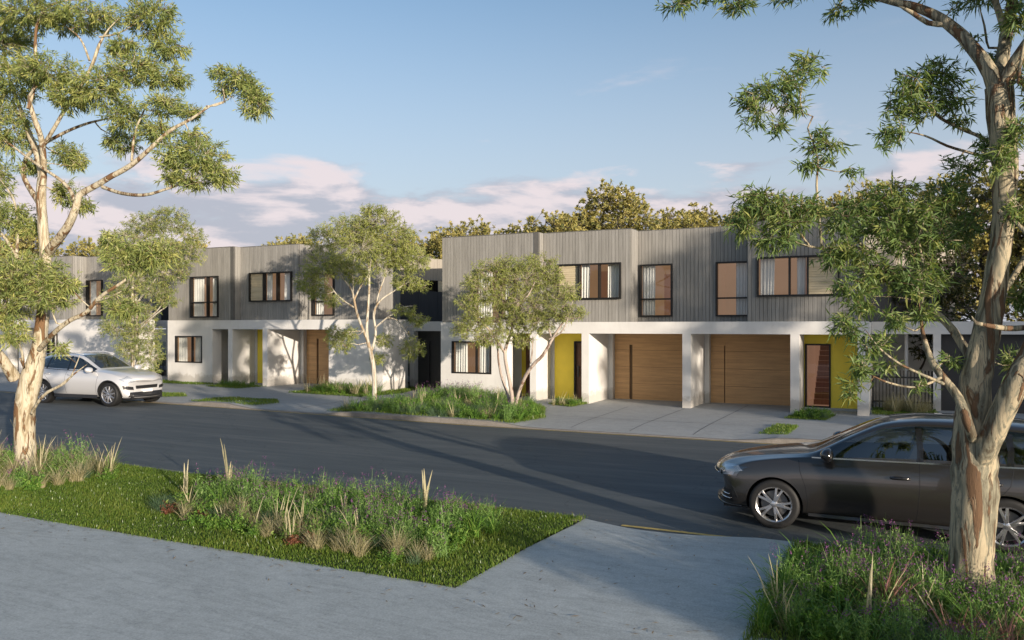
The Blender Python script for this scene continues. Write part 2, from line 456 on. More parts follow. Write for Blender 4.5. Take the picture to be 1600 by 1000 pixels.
def quad_mesh(name, V, shade, mat, midx=None):
    """V: (n, 4, 3) array of separate quads with a per-quad shade value"""
    n = len(V)
    me = bpy.data.meshes.new(name)
    me.vertices.add(n * 4); me.loops.add(n * 4); me.polygons.add(n)
    me.vertices.foreach_set('co', V.reshape(-1).astype(np.float32))
    me.loops.foreach_set('vertex_index', np.arange(n * 4, dtype=np.int32))
    me.polygons.foreach_set('loop_start', np.arange(0, n * 4, 4, dtype=np.int32))
    me.polygons.foreach_set('loop_total', np.full(n, 4, dtype=np.int32))
    for m in (mat if isinstance(mat, (list, tuple)) else [mat]): me.materials.append(m)
    if midx is not None: me.polygons.foreach_set('material_index', midx.astype(np.int32))
    at = me.attributes.new('shade', 'FLOAT', 'FACE')
    at.data.foreach_set('value', shade.astype(np.float32))
    me.update(calc_edges=True)
    return me

# ------------------------------------------------------------------ the lie of the land
def gz(x): return max(0.0, min(0.30, (-10.0 - x) * 0.0085))
def lawn_z(x): return gz(x) + 0.05
ROAD = -0.03
XS = [-600, -200, -80, -45.3, -38, -30, -24, -18, -14, -10, -6, -2, 4, 12, 30, 80, 200, 600]
def sheet(name, rows, mat, xs=XS, kind='structure', parent=None):
    """rows: list of (y, z above the land); a strip sheet along X"""
    b = MB()
    for i in range(len(xs) - 1):
        for (y0, z0), (y1, z1) in zip(rows, rows[1:]):
            a, c = xs[i], xs[i + 1]
            b.quad((a, y0, gz(a) + z0), (c, y0, gz(c) + z0), (c, y1, gz(c) + z1), (a, y1, gz(a) + z1))
    return b.link(name, mat, parent, kind=kind)
NEAR_KERB, FAR_KERB = 10.35, 19.15
sheet('ground', [(-600, -0.16), (1500, -0.16)], M['soil'])
sheet('road', [(NEAR_KERB - 0.5, ROAD), (12.5, ROAD + 0.015), (15, ROAD + 0.02), (17.5, ROAD + 0.012), (FAR_KERB + 0.2, ROAD)], M['asphalt'])
sheet('near_footpath', [(-6.0, 0.03), (2.0, 0.04), (6.95, 0.05)], M['concrete'])
sheet('garden_ground', [(-60, 0.02), (-6.0, 0.025)], M['soil'])
# near driveway crossing, dips to the gutter
def patch(name, poly, z, mat, kind='structure', thick=0.06):
    b = MB(); n = len(poly)
    top = [(x, y, gz(x) + z) for x, y in poly]; bot = [(x, y, gz(x) + z - thick) for x, y in poly]
    b.add(top + bot, [tuple(range(n))] + [(i, n + i, n + (i + 1) % n, (i + 1) % n) for i in range(n)])
    return b.link(name, mat, kind=kind, fixn=True)
b = MB()
cross = [(-3.98, -1.12, 6.95, 0.05), (-3.95, -1.12, 8.6, 0.04), (-3.88, -1.10, 9.7, 0.03), (-3.87, -1.10, 9.9, 0.022)]
for (a0, a1, y0, z0), (c0, c1, y1, z1) in zip(cross, cross[1:]):
    for k in range(6):
        s, t = k / 6, (k + 1) / 6
        b.quad((a0 + (a1 - a0) * s, y0, z0), (a0 + (a1 - a0) * t, y0, z0), (c0 + (c1 - c0) * t, y1, z1), (c0 + (c1 - c0) * s, y1, z1))
bulge = [0, .09, .17, .24, .27, .27, .25, .20, .14, .07, 0, 0, 0]
for k in range(12):
    s, t = k / 12, (k + 1) / 12
    p, q = -3.87 + 2.77 * s, -3.87 + 2.77 * t
    ya, yb = 10.37 - bulge[k], 10.37 - bulge[k + 1]
    b.quad((p, 9.9, .022), (q, 9.9, .022), (q, yb - .03, .018), (p, ya - .03, .018))
    b.quad((p, ya - .03, .018), (q, yb - .03, .018), (q, yb, .004), (p, ya, .004))
    b.quad((p, ya, .004), (q, yb, .004), (q, yb, ROAD - .06), (p, ya, ROAD - .06))
b.link('driveway_crossing', M['concrete'], kind='structure')
# verges (soil under the turf) and kerbs
def verge(name, x0, x1):
    n = max(2, int((x1 - x0) / 2)); xs = [x0 + (x1 - x0) * i / n for i in range(n + 1)]
    return sheet(name, [(6.96, 0.035), (7.05, 0.055), (NEAR_KERB - .15, 0.05)], M['soil'], xs)
verge('verge_ground', -60, -3.98)
verge('verge_ground', -1.10, 60)
def kerb(name, y0, y1, x0, x1, top, side):
    """top(x) gives kerb height above the road edge; side -1 faces the road towards -Y"""
    n = max(2, int((x1 - x0) / 0.5)); b = MB()
    xs = [x0 + (x1 - x0) * i / n for i in range(n + 1)]
    for a, c in zip(xs, xs[1:]):
        ta, tcx = gz(a) + top(a), gz(c) + top(c)
        ra, rc = gz(a) + ROAD - .05, gz(c) + ROAD - .05
        f, g = (y0, y1) if side < 0 else (y1, y0)
        bev = 0.03 * (1 if side < 0 else -1)
        b.quad((a, f, ra), (c, f, rc), (c, f, tcx - .025), (a, f, ta - .025))
        b.quad((a, f, ta - .025), (c, f, tcx - .025), (c, f + bev, tcx), (a, f + bev, ta))
        b.quad((a, f + bev, ta), (c, f + bev, tcx), (c, g, tcx), (a, g, ta))
        b.quad((a, g, ta), (c, g, tcx), (c, g, rc), (a, g, ra))
    return b.link(name, M['kerb'], kind='structure', smooth=False)
kerb('near_kerb', NEAR_KERB - .15, NEAR_KERB, -60, -3.9, lambda x: 0.055, 1)
kerb('near_kerb', NEAR_KERB - .15, NEAR_KERB, -1.06, 60, lambda x: 0.055, 1)
# far side: kerb drops at each driveway (x ranges of the low parts)
DROPS = [(-8.9, -3.3), (-18.6, -15.6), (-26.3, -21.6), (-33.0, -29.8), (-40, -37), (2.2, 6.0), (10, 15)]
def far_top(x):
    t = 0.105
    for a, c in DROPS:
        d = max(a - x, x - c)
        s = min(1, max(0, d / 1.3 + 0.15)); s = s * s * (3 - 2 * s)
        t = min(t, -0.012 + 0.117 * s)
    return t
kerb('far_kerb', FAR_KERB, FAR_KERB + .16, -70, 60, far_top, -1)
b = MB()
n = 260; xs = [-70 + 130 * i / n for i in range(n + 1)]
rows = [(FAR_KERB + .16, 1.0), (FAR_KERB + .7, .55), (FAR_KERB + 1.4, 0.15), (FAR_KERB + 2.0, 0), (25.6, 0), (34.0, 0)]
for a, c in zip(xs, xs[1:]):
    for (y0, w0), (y1, w1) in zip(rows, rows[1:]):
        za0 = gz(a) + .05 + (far_top(a) - .05) * w0 - (.004 if w0 == 1 else 0); zc0 = gz(c) + .05 + (far_top(c) - .05) * w0 - (.004 if w0 == 1 else 0)
        za1 = gz(a) + .05 + (far_top(a) - .05) * w1; zc1 = gz(c) + .05 + (far_top(c) - .05) * w1
        b.quad((a, y0, za0), (c, y0, zc0), (c, y1, zc1), (a, y1, za1))
b.link('far_footpath', M['drive'], kind='structure')
sheet('back_ground', [(34.0, 0.05), (300, 0.3)], M['soil'])
# road paint: thin dull yellow lines along both gutters
sheet('gutter_line', [(FAR_KERB - .16, ROAD + .005), (FAR_KERB - .09, ROAD + .005)], M['yellow_line'], [-70, -45.3, -38, -30, -24, -18, -14, -10, -6, -2, 4, 12, 30, 60])
sheet('gutter_line', [(NEAR_KERB - .03, ROAD + .009), (NEAR_KERB + .05, ROAD + .009)], M['yellow_line'], [-3.35, -2.6, -1.55])
# saw-cut joints in the driveway slabs
b = MB()
for (xa, ya, xb, yb) in [(-7.72, 19.6, -7.86, 25.0), (-6.12, 19.6, -6.06, 25.2), (-4.5, 19.6, -4.42, 27.3), (-9.3, 21.6, -3.2, 21.62), (-3.4, 22.9, -1.0, 22.9), (-17.0, 19.7, -17.1, 24), (-24.0, 19.7, -23.9, 23.5)]:
    dx, dy = xb - xa, yb - ya; L = math.hypot(dx, dy); nx, ny = -dy / L * .009, dx / L * .009
    k = 10
    for i in range(k):
        s, t = i / k, (i + 1) / k
        pa = (xa + dx * s, ya + dy * s); pb = (xa + dx * t, ya + dy * t)
        def zz(q):
            w = np.interp(q[1], [r[0] for r in rows], [r[1] for r in rows]); return gz(q[0]) + .05 + (far_top(q[0]) - .05) * w + .005
        b.quad((pa[0] - nx, pa[1] - ny, zz(pa)), (pb[0] - nx, pb[1] - ny, zz(pb)), (pb[0] + nx, pb[1] + ny, zz(pb)), (pa[0] + nx, pa[1] + ny, zz(pa)))
b.link('driveway_joints', M['joint'], kind='structure')

# ------------------------------------------------------------------ townhouses
def wall_open(b, x0, x1, y0, y1, z0, z1, ops=()):
    xs = sorted({x0, x1, *[min(max(o[k], x0), x1) for o in ops for k in (0, 1)]})
    for a, c in zip(xs, xs[1:]):
        if c - a < 1e-5: continue
        mid = (a + c) / 2
        cuts = sorted([(o[2], o[3]) for o in ops if o[0] < mid < o[1]])
        z = z0
        for p, q in cuts:
            if p > z + 1e-5: b.box(a, c, y0, y1, z, p)
            z = max(z, q)
        if z < z1 - 1e-5: b.box(a, c, y0, y1, z, z1)
def boards(b, o, u, n, length, z0, z1, ops=(), pitch=0.12, gap=0.010, t=0.028):
    """vertical boards from point o along u, faces out along n; ops in (s0, s1, z0, z1)"""
    o = Vector(o); u = Vector(u); n = Vector(n)
    k = int(math.ceil(length / pitch - 0.2))
    rnd = random.Random(int(length * 1000) + int(o.x * 77))
    for i in range(k):
        a = i * pitch + gap / 2; c = min((i + 1) * pitch - gap / 2, length)
        if c - a < 0.01: continue
        cuts = [a, c] + [e for q in ops for e in (q[0], q[1]) if a < e < c]
        cuts.sort()
        tt = t + rnd.uniform(-.0025, .0025)
        for s0, s1 in zip(cuts, cuts[1:]):
            m = (s0 + s1) / 2; z = z0; iv = []
            for p, q in sorted([(q[2], q[3]) for q in ops if q[0] < m < q[1]]):
                if p > z: iv.append((z, p))
                z = q
            if z < z1: iv.append((z, z1))
            for p, q in iv:
                A = o + u * s0; B = o + u * s1
                f = n * tt
                vs = [A + f + Vector((0, 0, p)), B + f + Vector((0, 0, p)), B + f + Vector((0, 0, q)), A + f + Vector((0, 0, q)),
                      A + Vector((0, 0, p)), B + Vector((0, 0, p)), B + Vector((0, 0, q)), A + Vector((0, 0, q))]
                b.add(vs, [(0, 1, 2, 3), (4, 0, 3, 7), (1, 5, 6, 2), (3, 2, 6, 7), (4, 5, 1, 0)])
def curtain_mesh(x0, x1, z0, z1, y, seed, gather=0.0):
    b = MB(); rnd = random.Random(seed)
    n = max(10, int((x1 - x0) / 0.022)); m = 6
    ph = rnd.random() * 6
    def pt(i, j):
        s = i / n; t = j / m
        x = x0 + (x1 - x0) * s
        x = x0 + (x - x0) * (1 - gather * (1 - t) * 0.3)
        return (x, y + 0.032 * math.sin(s * (x1 - x0) * 62 + ph + .5 * math.sin(s * 9)) * (0.6 + 0.4 * (1 - t)), z0 + (z1 - z0) * t)
    for i in range(n):
        for j in range(m):
            b.quad(pt(i, j), pt(i + 1, j), pt(i + 1, j + 1), pt(i, j + 1))
    return b
def window(parent, x0, x1, z0, z1, y, mull=(), trans=(), blinds=(), curtains=(), room='room', proud=0.07, seed=1, bar=0.05):
    """front plane of the wall at y; blinds = indices of columns closed by a slatted timber screen"""
    b = MB()
    ya, yb = y - proud, y + 0.10
    b.box(x0, x0 + bar, ya, yb, z0, z1); b.box(x1 - bar, x1, ya, yb, z0, z1)
    b.box(x0 + bar, x1 - bar, ya, yb, z0, z0 + bar); b.box(x0 + bar, x1 - bar, ya, yb, z1 - bar, z1)
    xs = [x0 + bar] + [e for mx in mull for e in (mx - .028, mx + .028)] + [x1 - bar]
    cols = [(xs[i], xs[i + 1]) for i in range(0, len(xs), 2)]
    for mx in mull: b.box(mx - .028, mx + .028, ya + .02, yb, z0 + bar, z1 - bar)
    cells = []
    for i, (a, c) in enumerate(cols):
        tr = [] if i in blinds else list(trans)
        zs = [z0 + bar] + [e for t in tr for e in (t - .025, t + .025)] + [z1 - bar]
        for t in tr: b.box(a, c, ya + .03, yb, t - .025, t + .025)
        for k in range(0, len(zs), 2): cells.append((i, a, c, zs[k], zs[k + 1]))
    w = b.link('window', M['frame'], parent)
    for i, a, c, p, q in cells:
        if i in blinds:
            n = int((q - p) / 0.072); bb = MB()
            for k in range(n):
                zc = p + (q - p) * k / n
                bb.box(a, c, y - .012 - .006 * (k % 2), y + .012, zc + .003, zc + (q - p) / n - .004)
            bb.box(a, c, y + .013, y + .02, p, q)
            bb.link('blind', M['blind'], w)
        else:
            bb = MB(); bb.quad((a, y + .03, p), (c, y + .03, p), (c, y + .03, q), (a, y + .03, q)); bb.link('pane', M['glass'], w)
    for k, (a, c, g) in enumerate(curtains):
        curtain_mesh(a, c, z0 + .04, z1 - .03, y + .13, seed * 7 + k, g).link('curtain', M['curtain'], w, smooth=True)
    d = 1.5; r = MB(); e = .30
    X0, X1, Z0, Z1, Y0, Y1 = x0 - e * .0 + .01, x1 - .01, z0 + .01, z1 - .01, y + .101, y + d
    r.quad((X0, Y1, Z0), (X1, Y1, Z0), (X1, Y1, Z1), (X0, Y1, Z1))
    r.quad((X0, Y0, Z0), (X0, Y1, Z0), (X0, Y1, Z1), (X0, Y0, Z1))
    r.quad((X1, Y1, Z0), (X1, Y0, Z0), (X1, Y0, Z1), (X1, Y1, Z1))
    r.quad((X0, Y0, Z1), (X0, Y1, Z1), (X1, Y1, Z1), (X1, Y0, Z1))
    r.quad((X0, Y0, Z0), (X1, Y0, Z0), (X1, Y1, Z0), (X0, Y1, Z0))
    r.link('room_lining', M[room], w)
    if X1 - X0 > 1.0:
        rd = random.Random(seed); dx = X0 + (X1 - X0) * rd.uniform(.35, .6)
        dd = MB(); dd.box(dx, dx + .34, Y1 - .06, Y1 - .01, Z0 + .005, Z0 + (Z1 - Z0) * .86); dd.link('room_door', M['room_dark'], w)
    return w
def garage_door(parent, x0, x1, y, z0, z1, slot, slot_w, mat='wood', rows=4):
    b = MB(); b.box(x0, x1, y + .05, y + .09, z0, z1)
    g = b.link('garage_door', M['wood_slot'] if mat == 'wood' else M['fence'], parent)
    for (a, c) in ((x0 + .006, slot - slot_w / 2), (slot + slot_w / 2, x1 - .006)):
        for k in range(rows):
            p = z0 + .02 + (z1 - z0 - .03) * k / rows; q = z0 + .02 + (z1 - z0 - .03) * (k + 1) / rows
            pb = MB(); pb.box(a, c, y + (.004 if k % 2 else 0), y + .05, p + .004, q - .004)
            pb.link('panel', M[mat], g)
    tb = MB()
    tb.box(slot - slot_w / 2, slot + slot_w / 2, y + .002, y + .05, z1 - .42, z1 - .014)
    tb.link('panel', M[mat], g)
    return g
TOP = 5.95
def house_a(x, z, label, up_window=True):
    r = thing('townhouse', label, 'townhouse', (x, 0, z))
    W1 = (-14.73, -13.09, 0.95, 2.13)
    b = MB()
    wall_open(b, -15.2, -12.5, 25.45, 25.70, -.3, 2.82, [W1])
    b.box(-12.75, -12.5, 25.70, 25.98, -.3, 2.43)
    b.box(-12.5, -11.352, 25.45, 25.70, 2.43, 2.82)
    b.box(-11.57, -11.33, 25.45, 26.80, -.3, 2.43)
    b.box(-15.2, -14.95, 25.70, 33.0, -.3, 2.80)
    b.box(-13.07, -12.93, 25.70, 27.0, -.3, 2.43)
    b.box(-14.95, -12.62, 27.0, 27.2, -.3, 2.43)
    b.box(-14.95, -11.352, 32.8, 33.0, -.3, 2.80)
    b.link('wall', M['render'], r)
    b = MB(); b.box(-12.62, -11.57, 27.0, 27.2, -.3, 2.43); b.link('entry_wall', M['yellow_wall'], r)
    b = MB(); b.box(-12.42, -11.66, 26.95, 27.0, 0, 2.1); d = b.link('front_door', M['door_wood'], r)
    b = MB(); b.box(-11.78, -11.75, 26.90, 26.95, .9, 1.3); b.link('handle', M['frame'], d)
    b = MB(); b.box(-14.95, -11.352, 25.70, 32.8, 2.43, 2.80); b.link('soffit', M['render'], r)
    ops = [(-13.75, -12.1, 2.94, 4.73)] if up_window else []
    b = MB()
    boards(b, (-15.14, 25.47, 2.82), (1, 0, 0), (0, -1, 0), 3.72, 0, TOP - 2.82, [(o[0] + 15.14, o[1] + 15.14, o[2] - 2.82, o[3] - 2.82) for o in ops])
    b.v = [(v[0], v[1], v[2]) for v in b.v]
    b.link('cladding', M['cladding'], r, kind='stuff')
    b = MB(); wall_open(b, -15.14, -11.42, 25.47, 25.60, 2.82, TOP - .01, ops)
    b.box(-15.14, -15.0, 25.60, 33, 2.82, TOP - .01); b.box(-15.0, -11.352, 32.85, 33, 2.82, TOP - .01)
    b.link('backing_wall', M['groove'], r)
    b = MB(); b.box(-11.42, -11.24, 25.43, 25.9, 2.82, TOP + .015); b.link('party_wall_fin', M['fin'], r)
    b = MB(); boards(b, (-11.24, 25.50, 2.82), (0, 1, 0), (1, 0, 0), .36, 0, TOP - 2.82); b.link('return_cladding', M['cladding'], r)
    b = MB(); b.box(-15.0, -11.352, 25.60, 32.85, 5.55, 5.65); b.link('roof', M['roof'], r)
    b = MB(); b.box(-15.15, -11.43, 25.44, 25.62, TOP - .012, TOP + .02); b.link('parapet_cap', M['fin'], r)
    window(r, *W1, 25.45, mull=(-13.72,), curtains=((-14.66, -14.15, 0), (-13.62, -13.18, .3)), seed=3, proud=.02)
    if up_window:
        window(r, -13.75, -12.1, 2.94, 4.73, 25.44, mull=(-12.75,), trans=(3.60,), curtains=((-13.68, -13.1, .1), (-12.6, -12.15, .8)), seed=5)
    return r
def upper_bays(r, x_end, b3_end, win3b=False):
    """bay 2 (boards), its return and bay 3 of the middle house"""
    W2 = (-10.65, -8.34, 3.60, 4.83); W3 = (-7.94, -6.80, 3.0, 4.79)
    b = MB()
    boards(b, (-11.20, 25.82, 2.82), (1, 0, 0), (0, -1, 0), 3.17, 0, TOP - 2.82, [(W2[0] + 11.2, W2[1] + 11.2, W2[2] - 2.82, W2[3] - 2.82)])
    boards(b, (-8.03, 25.84, 2.82), (0, 1, 0), (1, 0, 0), .76, 0, TOP - 2.82)
    boards(b, (-8.0, 26.62, 2.82), (1, 0, 0), (0, -1, 0), b3_end + 8.0, 0, TOP - 2.82, [(W3[0] + 8.0, W3[1] + 8.0, W3[2] - 2.82, W3[3] - 2.82)])
    b.link('cladding', M['cladding'], r, kind='stuff')
    b = MB()
    wall_open(b, -11.20, -8.03, 25.82, 25.95, 2.82, TOP - .01, [W2])
    b.box(-8.17, -8.03, 25.95, 26.62, 2.82, TOP - .01)
    wall_open(b, -8.03, b3_end, 26.62, 26.75, 2.82, TOP - .01, [W3])
    return b, W2, W3
def house_b(x, z, label, b3_end=-6.05, end=-5.92, garage=True, depth=33.0):
    r = thing('townhouse', label, 'townhouse', (x, 0, z))
    b = MB()
    b.box(-11.348, end if garage else -9.383, 25.45, 25.70, 2.43, 2.82)
    b.box(-9.64, -9.38, 25.45, 27.5, -.3, 2.43)
    b.box(-9.64, -9.22, 27.5, 27.8, -.3, 2.43)
    if garage: b.box(-6.19, -5.92, 25.45, 27.8, -.3, 2.43)
    b.box(-11.33, -11.20, 26.78, 27.0, -.3, 2.43)
    b.link('wall', M['render'], r)
    D = (-10.44, -9.70, -0.3, 2.14)
    b = MB(); wall_open(b, -11.20, -9.64, 26.8, 26.95, -.3, 2.43, [D]); b.link('entry_wall', M['yellow_wall'], r)
    b = MB()
    b.box(-10.44, -10.38, 26.77, 26.9, .0, 2.14); b.box(-9.76, -9.70, 26.77, 26.9, .0, 2.14); b.box(-10.38, -9.76, 26.77, 26.9, 2.08, 2.14)
    d = b.link('front_door', M['frame'], r)
    b = MB(); b.box(-10.38, -9.76, 26.84, 26.88, .02, 2.08); b.link('door_leaf', M['door_wood'], d)
    b = MB(); b.box(-10.30, -10.27, 26.78, 26.84, .85, 1.25); b.link('handle', M['fin'], d)
    b = MB(); b.box(-11.348, end, 25.70, depth - .2, 2.43, 2.80); b.link('soffit', M['render'], r)
    if garage: garage_door(r, -9.22, -6.19, 27.7, 0, 2.43, -8.60, .11)
    b, W2, W3 = upper_bays(r, end, b3_end)
    b.link('backing_wall', M['groove'], r)
    b = MB(); b.box(-11.348, b3_end, depth - .15, depth, 2.82, TOP - .01); b.link('rear_wall', M['groove'], r)
    b = MB(); b.box(-11.20, -8.17, 25.95, depth - .15, 5.55, 5.65); b.box(-8.17, b3_end, 26.75, depth - .15, 5.55, 5.65); b.link('roof', M['roof'], r)
    b = MB(); b.box(-11.20, -8.02, 25.79, 25.97, TOP - .012, TOP + .018); b.box(-8.17, -8.005, 25.97, 26.62, TOP - .012, TOP + .018); b.box(-8.0, b3_end, 26.59, 26.77, TOP - .012, TOP + .018)
    b.link('parapet_cap', M['fin'], r)
    window(r, *W2, 25.79, mull=(-9.86, -9.12), blinds=(0,), curtains=((-9.80, -9.50, .2), (-8.85, -8.42, .3)), seed=11, proud=.10)
    window(r, *W3, 26.59, trans=(3.60,), curtains=((-7.88, -7.42, .1),), seed=13, proud=.08)
    return r
# right-hand row
house_a(0, 0, 'left end house of the near row, behind the forked tree')
house_b(0, 0, 'middle house of the near row with bright yellow entry left of its timber garage')
def house_c(x, z, label):
    r = thing('townhouse', label, 'townhouse', (x, 0, z))
    b = MB()
    b.box(-5.917, -.71, 25.45, 25.70, 2.43, 2.82)
    b.box(-5.917, -5.76, 27.5, 27.8, -.3, 2.43)
    b.box(-2.89, -2.63, 25.45, 27.8, -.3, 2.43)
    b.box(-1.02, -.71, 25.45, 25.70, -.3, 2.43); b.box(-1.02, -.71, 25.70, 33, -.3, 2.80)
    b.box(-5.917, -1.02, 32.8, 33, -.3, 2.8)
    b.link('wall', M['render'], r)
    D = (-2.60, -1.84, 0.12, 2.12)
    b = MB(); wall_open(b, -2.63, -1.02, 26.8, 26.95, .12, 2.43, [D]); b.link('entry_wall', M['yellow_wall'], r)
    b = MB(); b.box(-2.63, -1.02, 26.72, 26.95, -.3, .12); b.link('door_step', M['concrete'], r)
    b = MB()
    b.box(-2.60, -2.55, 26.76, 26.9, .12, 2.12); b.box(-1.89, -1.84, 26.76, 26.9, .12, 2.12)
    b.box(-2.55, -1.89, 26.76, 26.9, 2.07, 2.12); b.box(-2.55, -1.89, 26.76, 26.9, .12, .16)
    d = b.link('front_door', M['frame'], r)
    b = MB(); b.quad((-2.55, 26.84, .16), (-1.89, 26.84, .16), (-1.89, 26.84, 2.07), (-2.55, 26.84, 2.07)); b.link('pane', M['glass'], d)
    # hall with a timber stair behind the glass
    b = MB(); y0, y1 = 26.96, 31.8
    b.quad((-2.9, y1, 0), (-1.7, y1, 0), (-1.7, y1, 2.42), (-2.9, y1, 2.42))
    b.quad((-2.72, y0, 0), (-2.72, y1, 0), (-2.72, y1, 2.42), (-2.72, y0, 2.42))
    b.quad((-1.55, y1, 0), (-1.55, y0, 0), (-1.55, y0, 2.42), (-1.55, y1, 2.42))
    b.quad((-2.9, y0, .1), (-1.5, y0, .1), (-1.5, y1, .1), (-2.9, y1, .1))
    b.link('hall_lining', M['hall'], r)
    st = thing('stair', None, None); st.parent = r
    sm = MB(); sm.box(-2.45, -1.58, 0, .27, 0, .165); me = sm.mesh('step', M['step'])
    for k in range(13): place('step', me, st, (0, 28.0 + .25 * k, .1 + .172 * k))
    b = MB(); b.box(-5.917, -1.02, 25.70, 32.8, 2.43, 2.80); b.link('soffit', M['render'], r)
    garage_door(r, -5.76, -2.89, 27.7, 0, 2.43, -5.28, .035)
    W3 = (-5.35, -4.22, 3.0, 4.79); W4 = (-3.92, -1.52, 3.60, 4.83)
    b = MB()
    boards(b, (-6.045, 26.62, 2.82), (1, 0, 0), (0, -1, 0), 1.83, 0, TOP - 2.82, [(W3[0] + 6.045, W3[1] + 6.045, W3[2] - 2.82, W3[3] - 2.82)])
    boards(b, (-4.20, 25.82, 2.82), (1, 0, 0), (0, -1, 0), 3.30, 0, TOP - 2.82, [(W4[0] + 4.2, W4[1] + 4.2, W4[2] - 2.82, W4[3] - 2.82)])
    boards(b, (-4.20, 26.6, 2.82), (0, -1, 0), (-1, 0, 0), .76, 0, TOP - 2.82)
    boards(b, (-.90, 25.84, 2.82), (0, 1, 0), (1, 0, 0), 7.0, 0, TOP - 2.82)
    b.link('cladding', M['cladding'], r, kind='stuff')
    b = MB()
    wall_open(b, -6.047, -4.2, 26.62, 26.75, 2.82, TOP - .01, [W3]); b.box(-4.2, -4.06, 25.95, 26.62, 2.82, TOP - .01)
    wall_open(b, -4.2, -.9, 25.82, 25.95, 2.82, TOP - .01, [W4]); b.box(-1.04, -.9, 25.95, 33, 2.82, TOP - .01); b.box(-6.047, -1.04, 32.85, 33, 2.82, TOP - .01)
    b.link('backing_wall', M['groove'], r)
    b = MB(); b.box(-6.047, -4.06, 26.75, 32.85, 5.55, 5.65); b.box(-4.06, -1.04, 25.95, 32.85, 5.55, 5.65); b.link('roof', M['roof'], r)
    b = MB(); b.box(-6.045, -4.23, 26.59, 26.77, TOP - .012, TOP + .018); b.box(-4.225, -.87, 25.79, 25.97, TOP - .012, TOP + .018); b.box(-1.04, -.87, 25.97, 33, TOP - .012, TOP + .018); b.link('parapet_cap', M['fin'], r)
    window(r, *W3, 26.59, trans=(3.60,), curtains=((-4.72, -4.28, .2),), seed=17, proud=.08)
    window(r, *W4, 25.79, mull=(-2.95, -2.42), blinds=(2,), curtains=((-3.84, -3.40, .2), (-2.75, -2.48, .2)), seed=19, proud=.10)
    return r
house_c(0, 0, 'right end house of the near row, glazed door showing a stair')
# left-hand row and the far row, one pitch (14.2 m) further on each
def end_wall(x, z, label, x0, x1, win=None, back=28.2, up_end=-4.65):
    r = thing('townhouse', label, 'townhouse', (x, 0, z))
    b = MB()
    wall_open(b, x0, x1, 25.45, 25.70, -.3, 2.82, [win] if win else [])
    b.box(x1 - .25, x1, 25.70, 27.2, -.3, 2.82)
    b.link('wall', M['render'], r)
    b = MB(); b.box(x0, x1 - .25, 25.70, 27.2, 2.55, 2.785); b.link('soffit', M['render'], r)
    b = MB()
    boards(b, (-6.045, 26.62, 2.82), (1, 0, 0), (0, -1, 0), up_end + 6.045, 0, TOP - 2.82)
    boards(b, (up_end, 26.64, 2.82), (0, 1, 0), (1, 0, 0), back - 26.64, 0, TOP - 2.82)
    b.link('cladding', M['cladding'], r, kind='stuff')
    b = MB(); b.box(-6.047, up_end, 26.62, 26.75, 2.82, TOP - .01); b.box(up_end - .14, up_end, 26.75, back, 2.82, TOP - .01)
    b.link('backing_wall', M['groove'], r)
    b = MB(); b.box(-6.047, up_end - .14, 26.75, 33, 5.55, 5.65); b.link('roof', M['roof'], r)
    b = MB(); b.box(-6.045, up_end + .03, 26.59, 26.77, TOP - .012, TOP + .018); b.link('parapet_cap', M['fin'], r)
    if win: window(r, *win, 25.45, mull=((win[0] + win[1]) / 2,), curtains=((win[0] + .1, win[0] + .5, 0),), seed=23, proud=.02)
    return r
house_a(-14.2, .12, 'left house of the middle row, square window below, tall window above')
house_b(-14.2, .12, 'middle row house with narrow yellow strip beside its timber garage')
end_wall(-14.2, .12, 'end house of the middle row with blank white wall behind the pale street tree', -5.915, -3.6)
house_a(-28.4, .18, 'leftmost house of the far row, mostly hidden behind the big left tree')
house_b(-28.4, .18, 'far row house right behind the silver car, partly hidden', garage=False)
end_wall(-28.4, .18, 'end house of the far row, blank white wall left of the slim white trunks', -9.378, -3.9, (-9.35, -8.55, .7, 2.13))

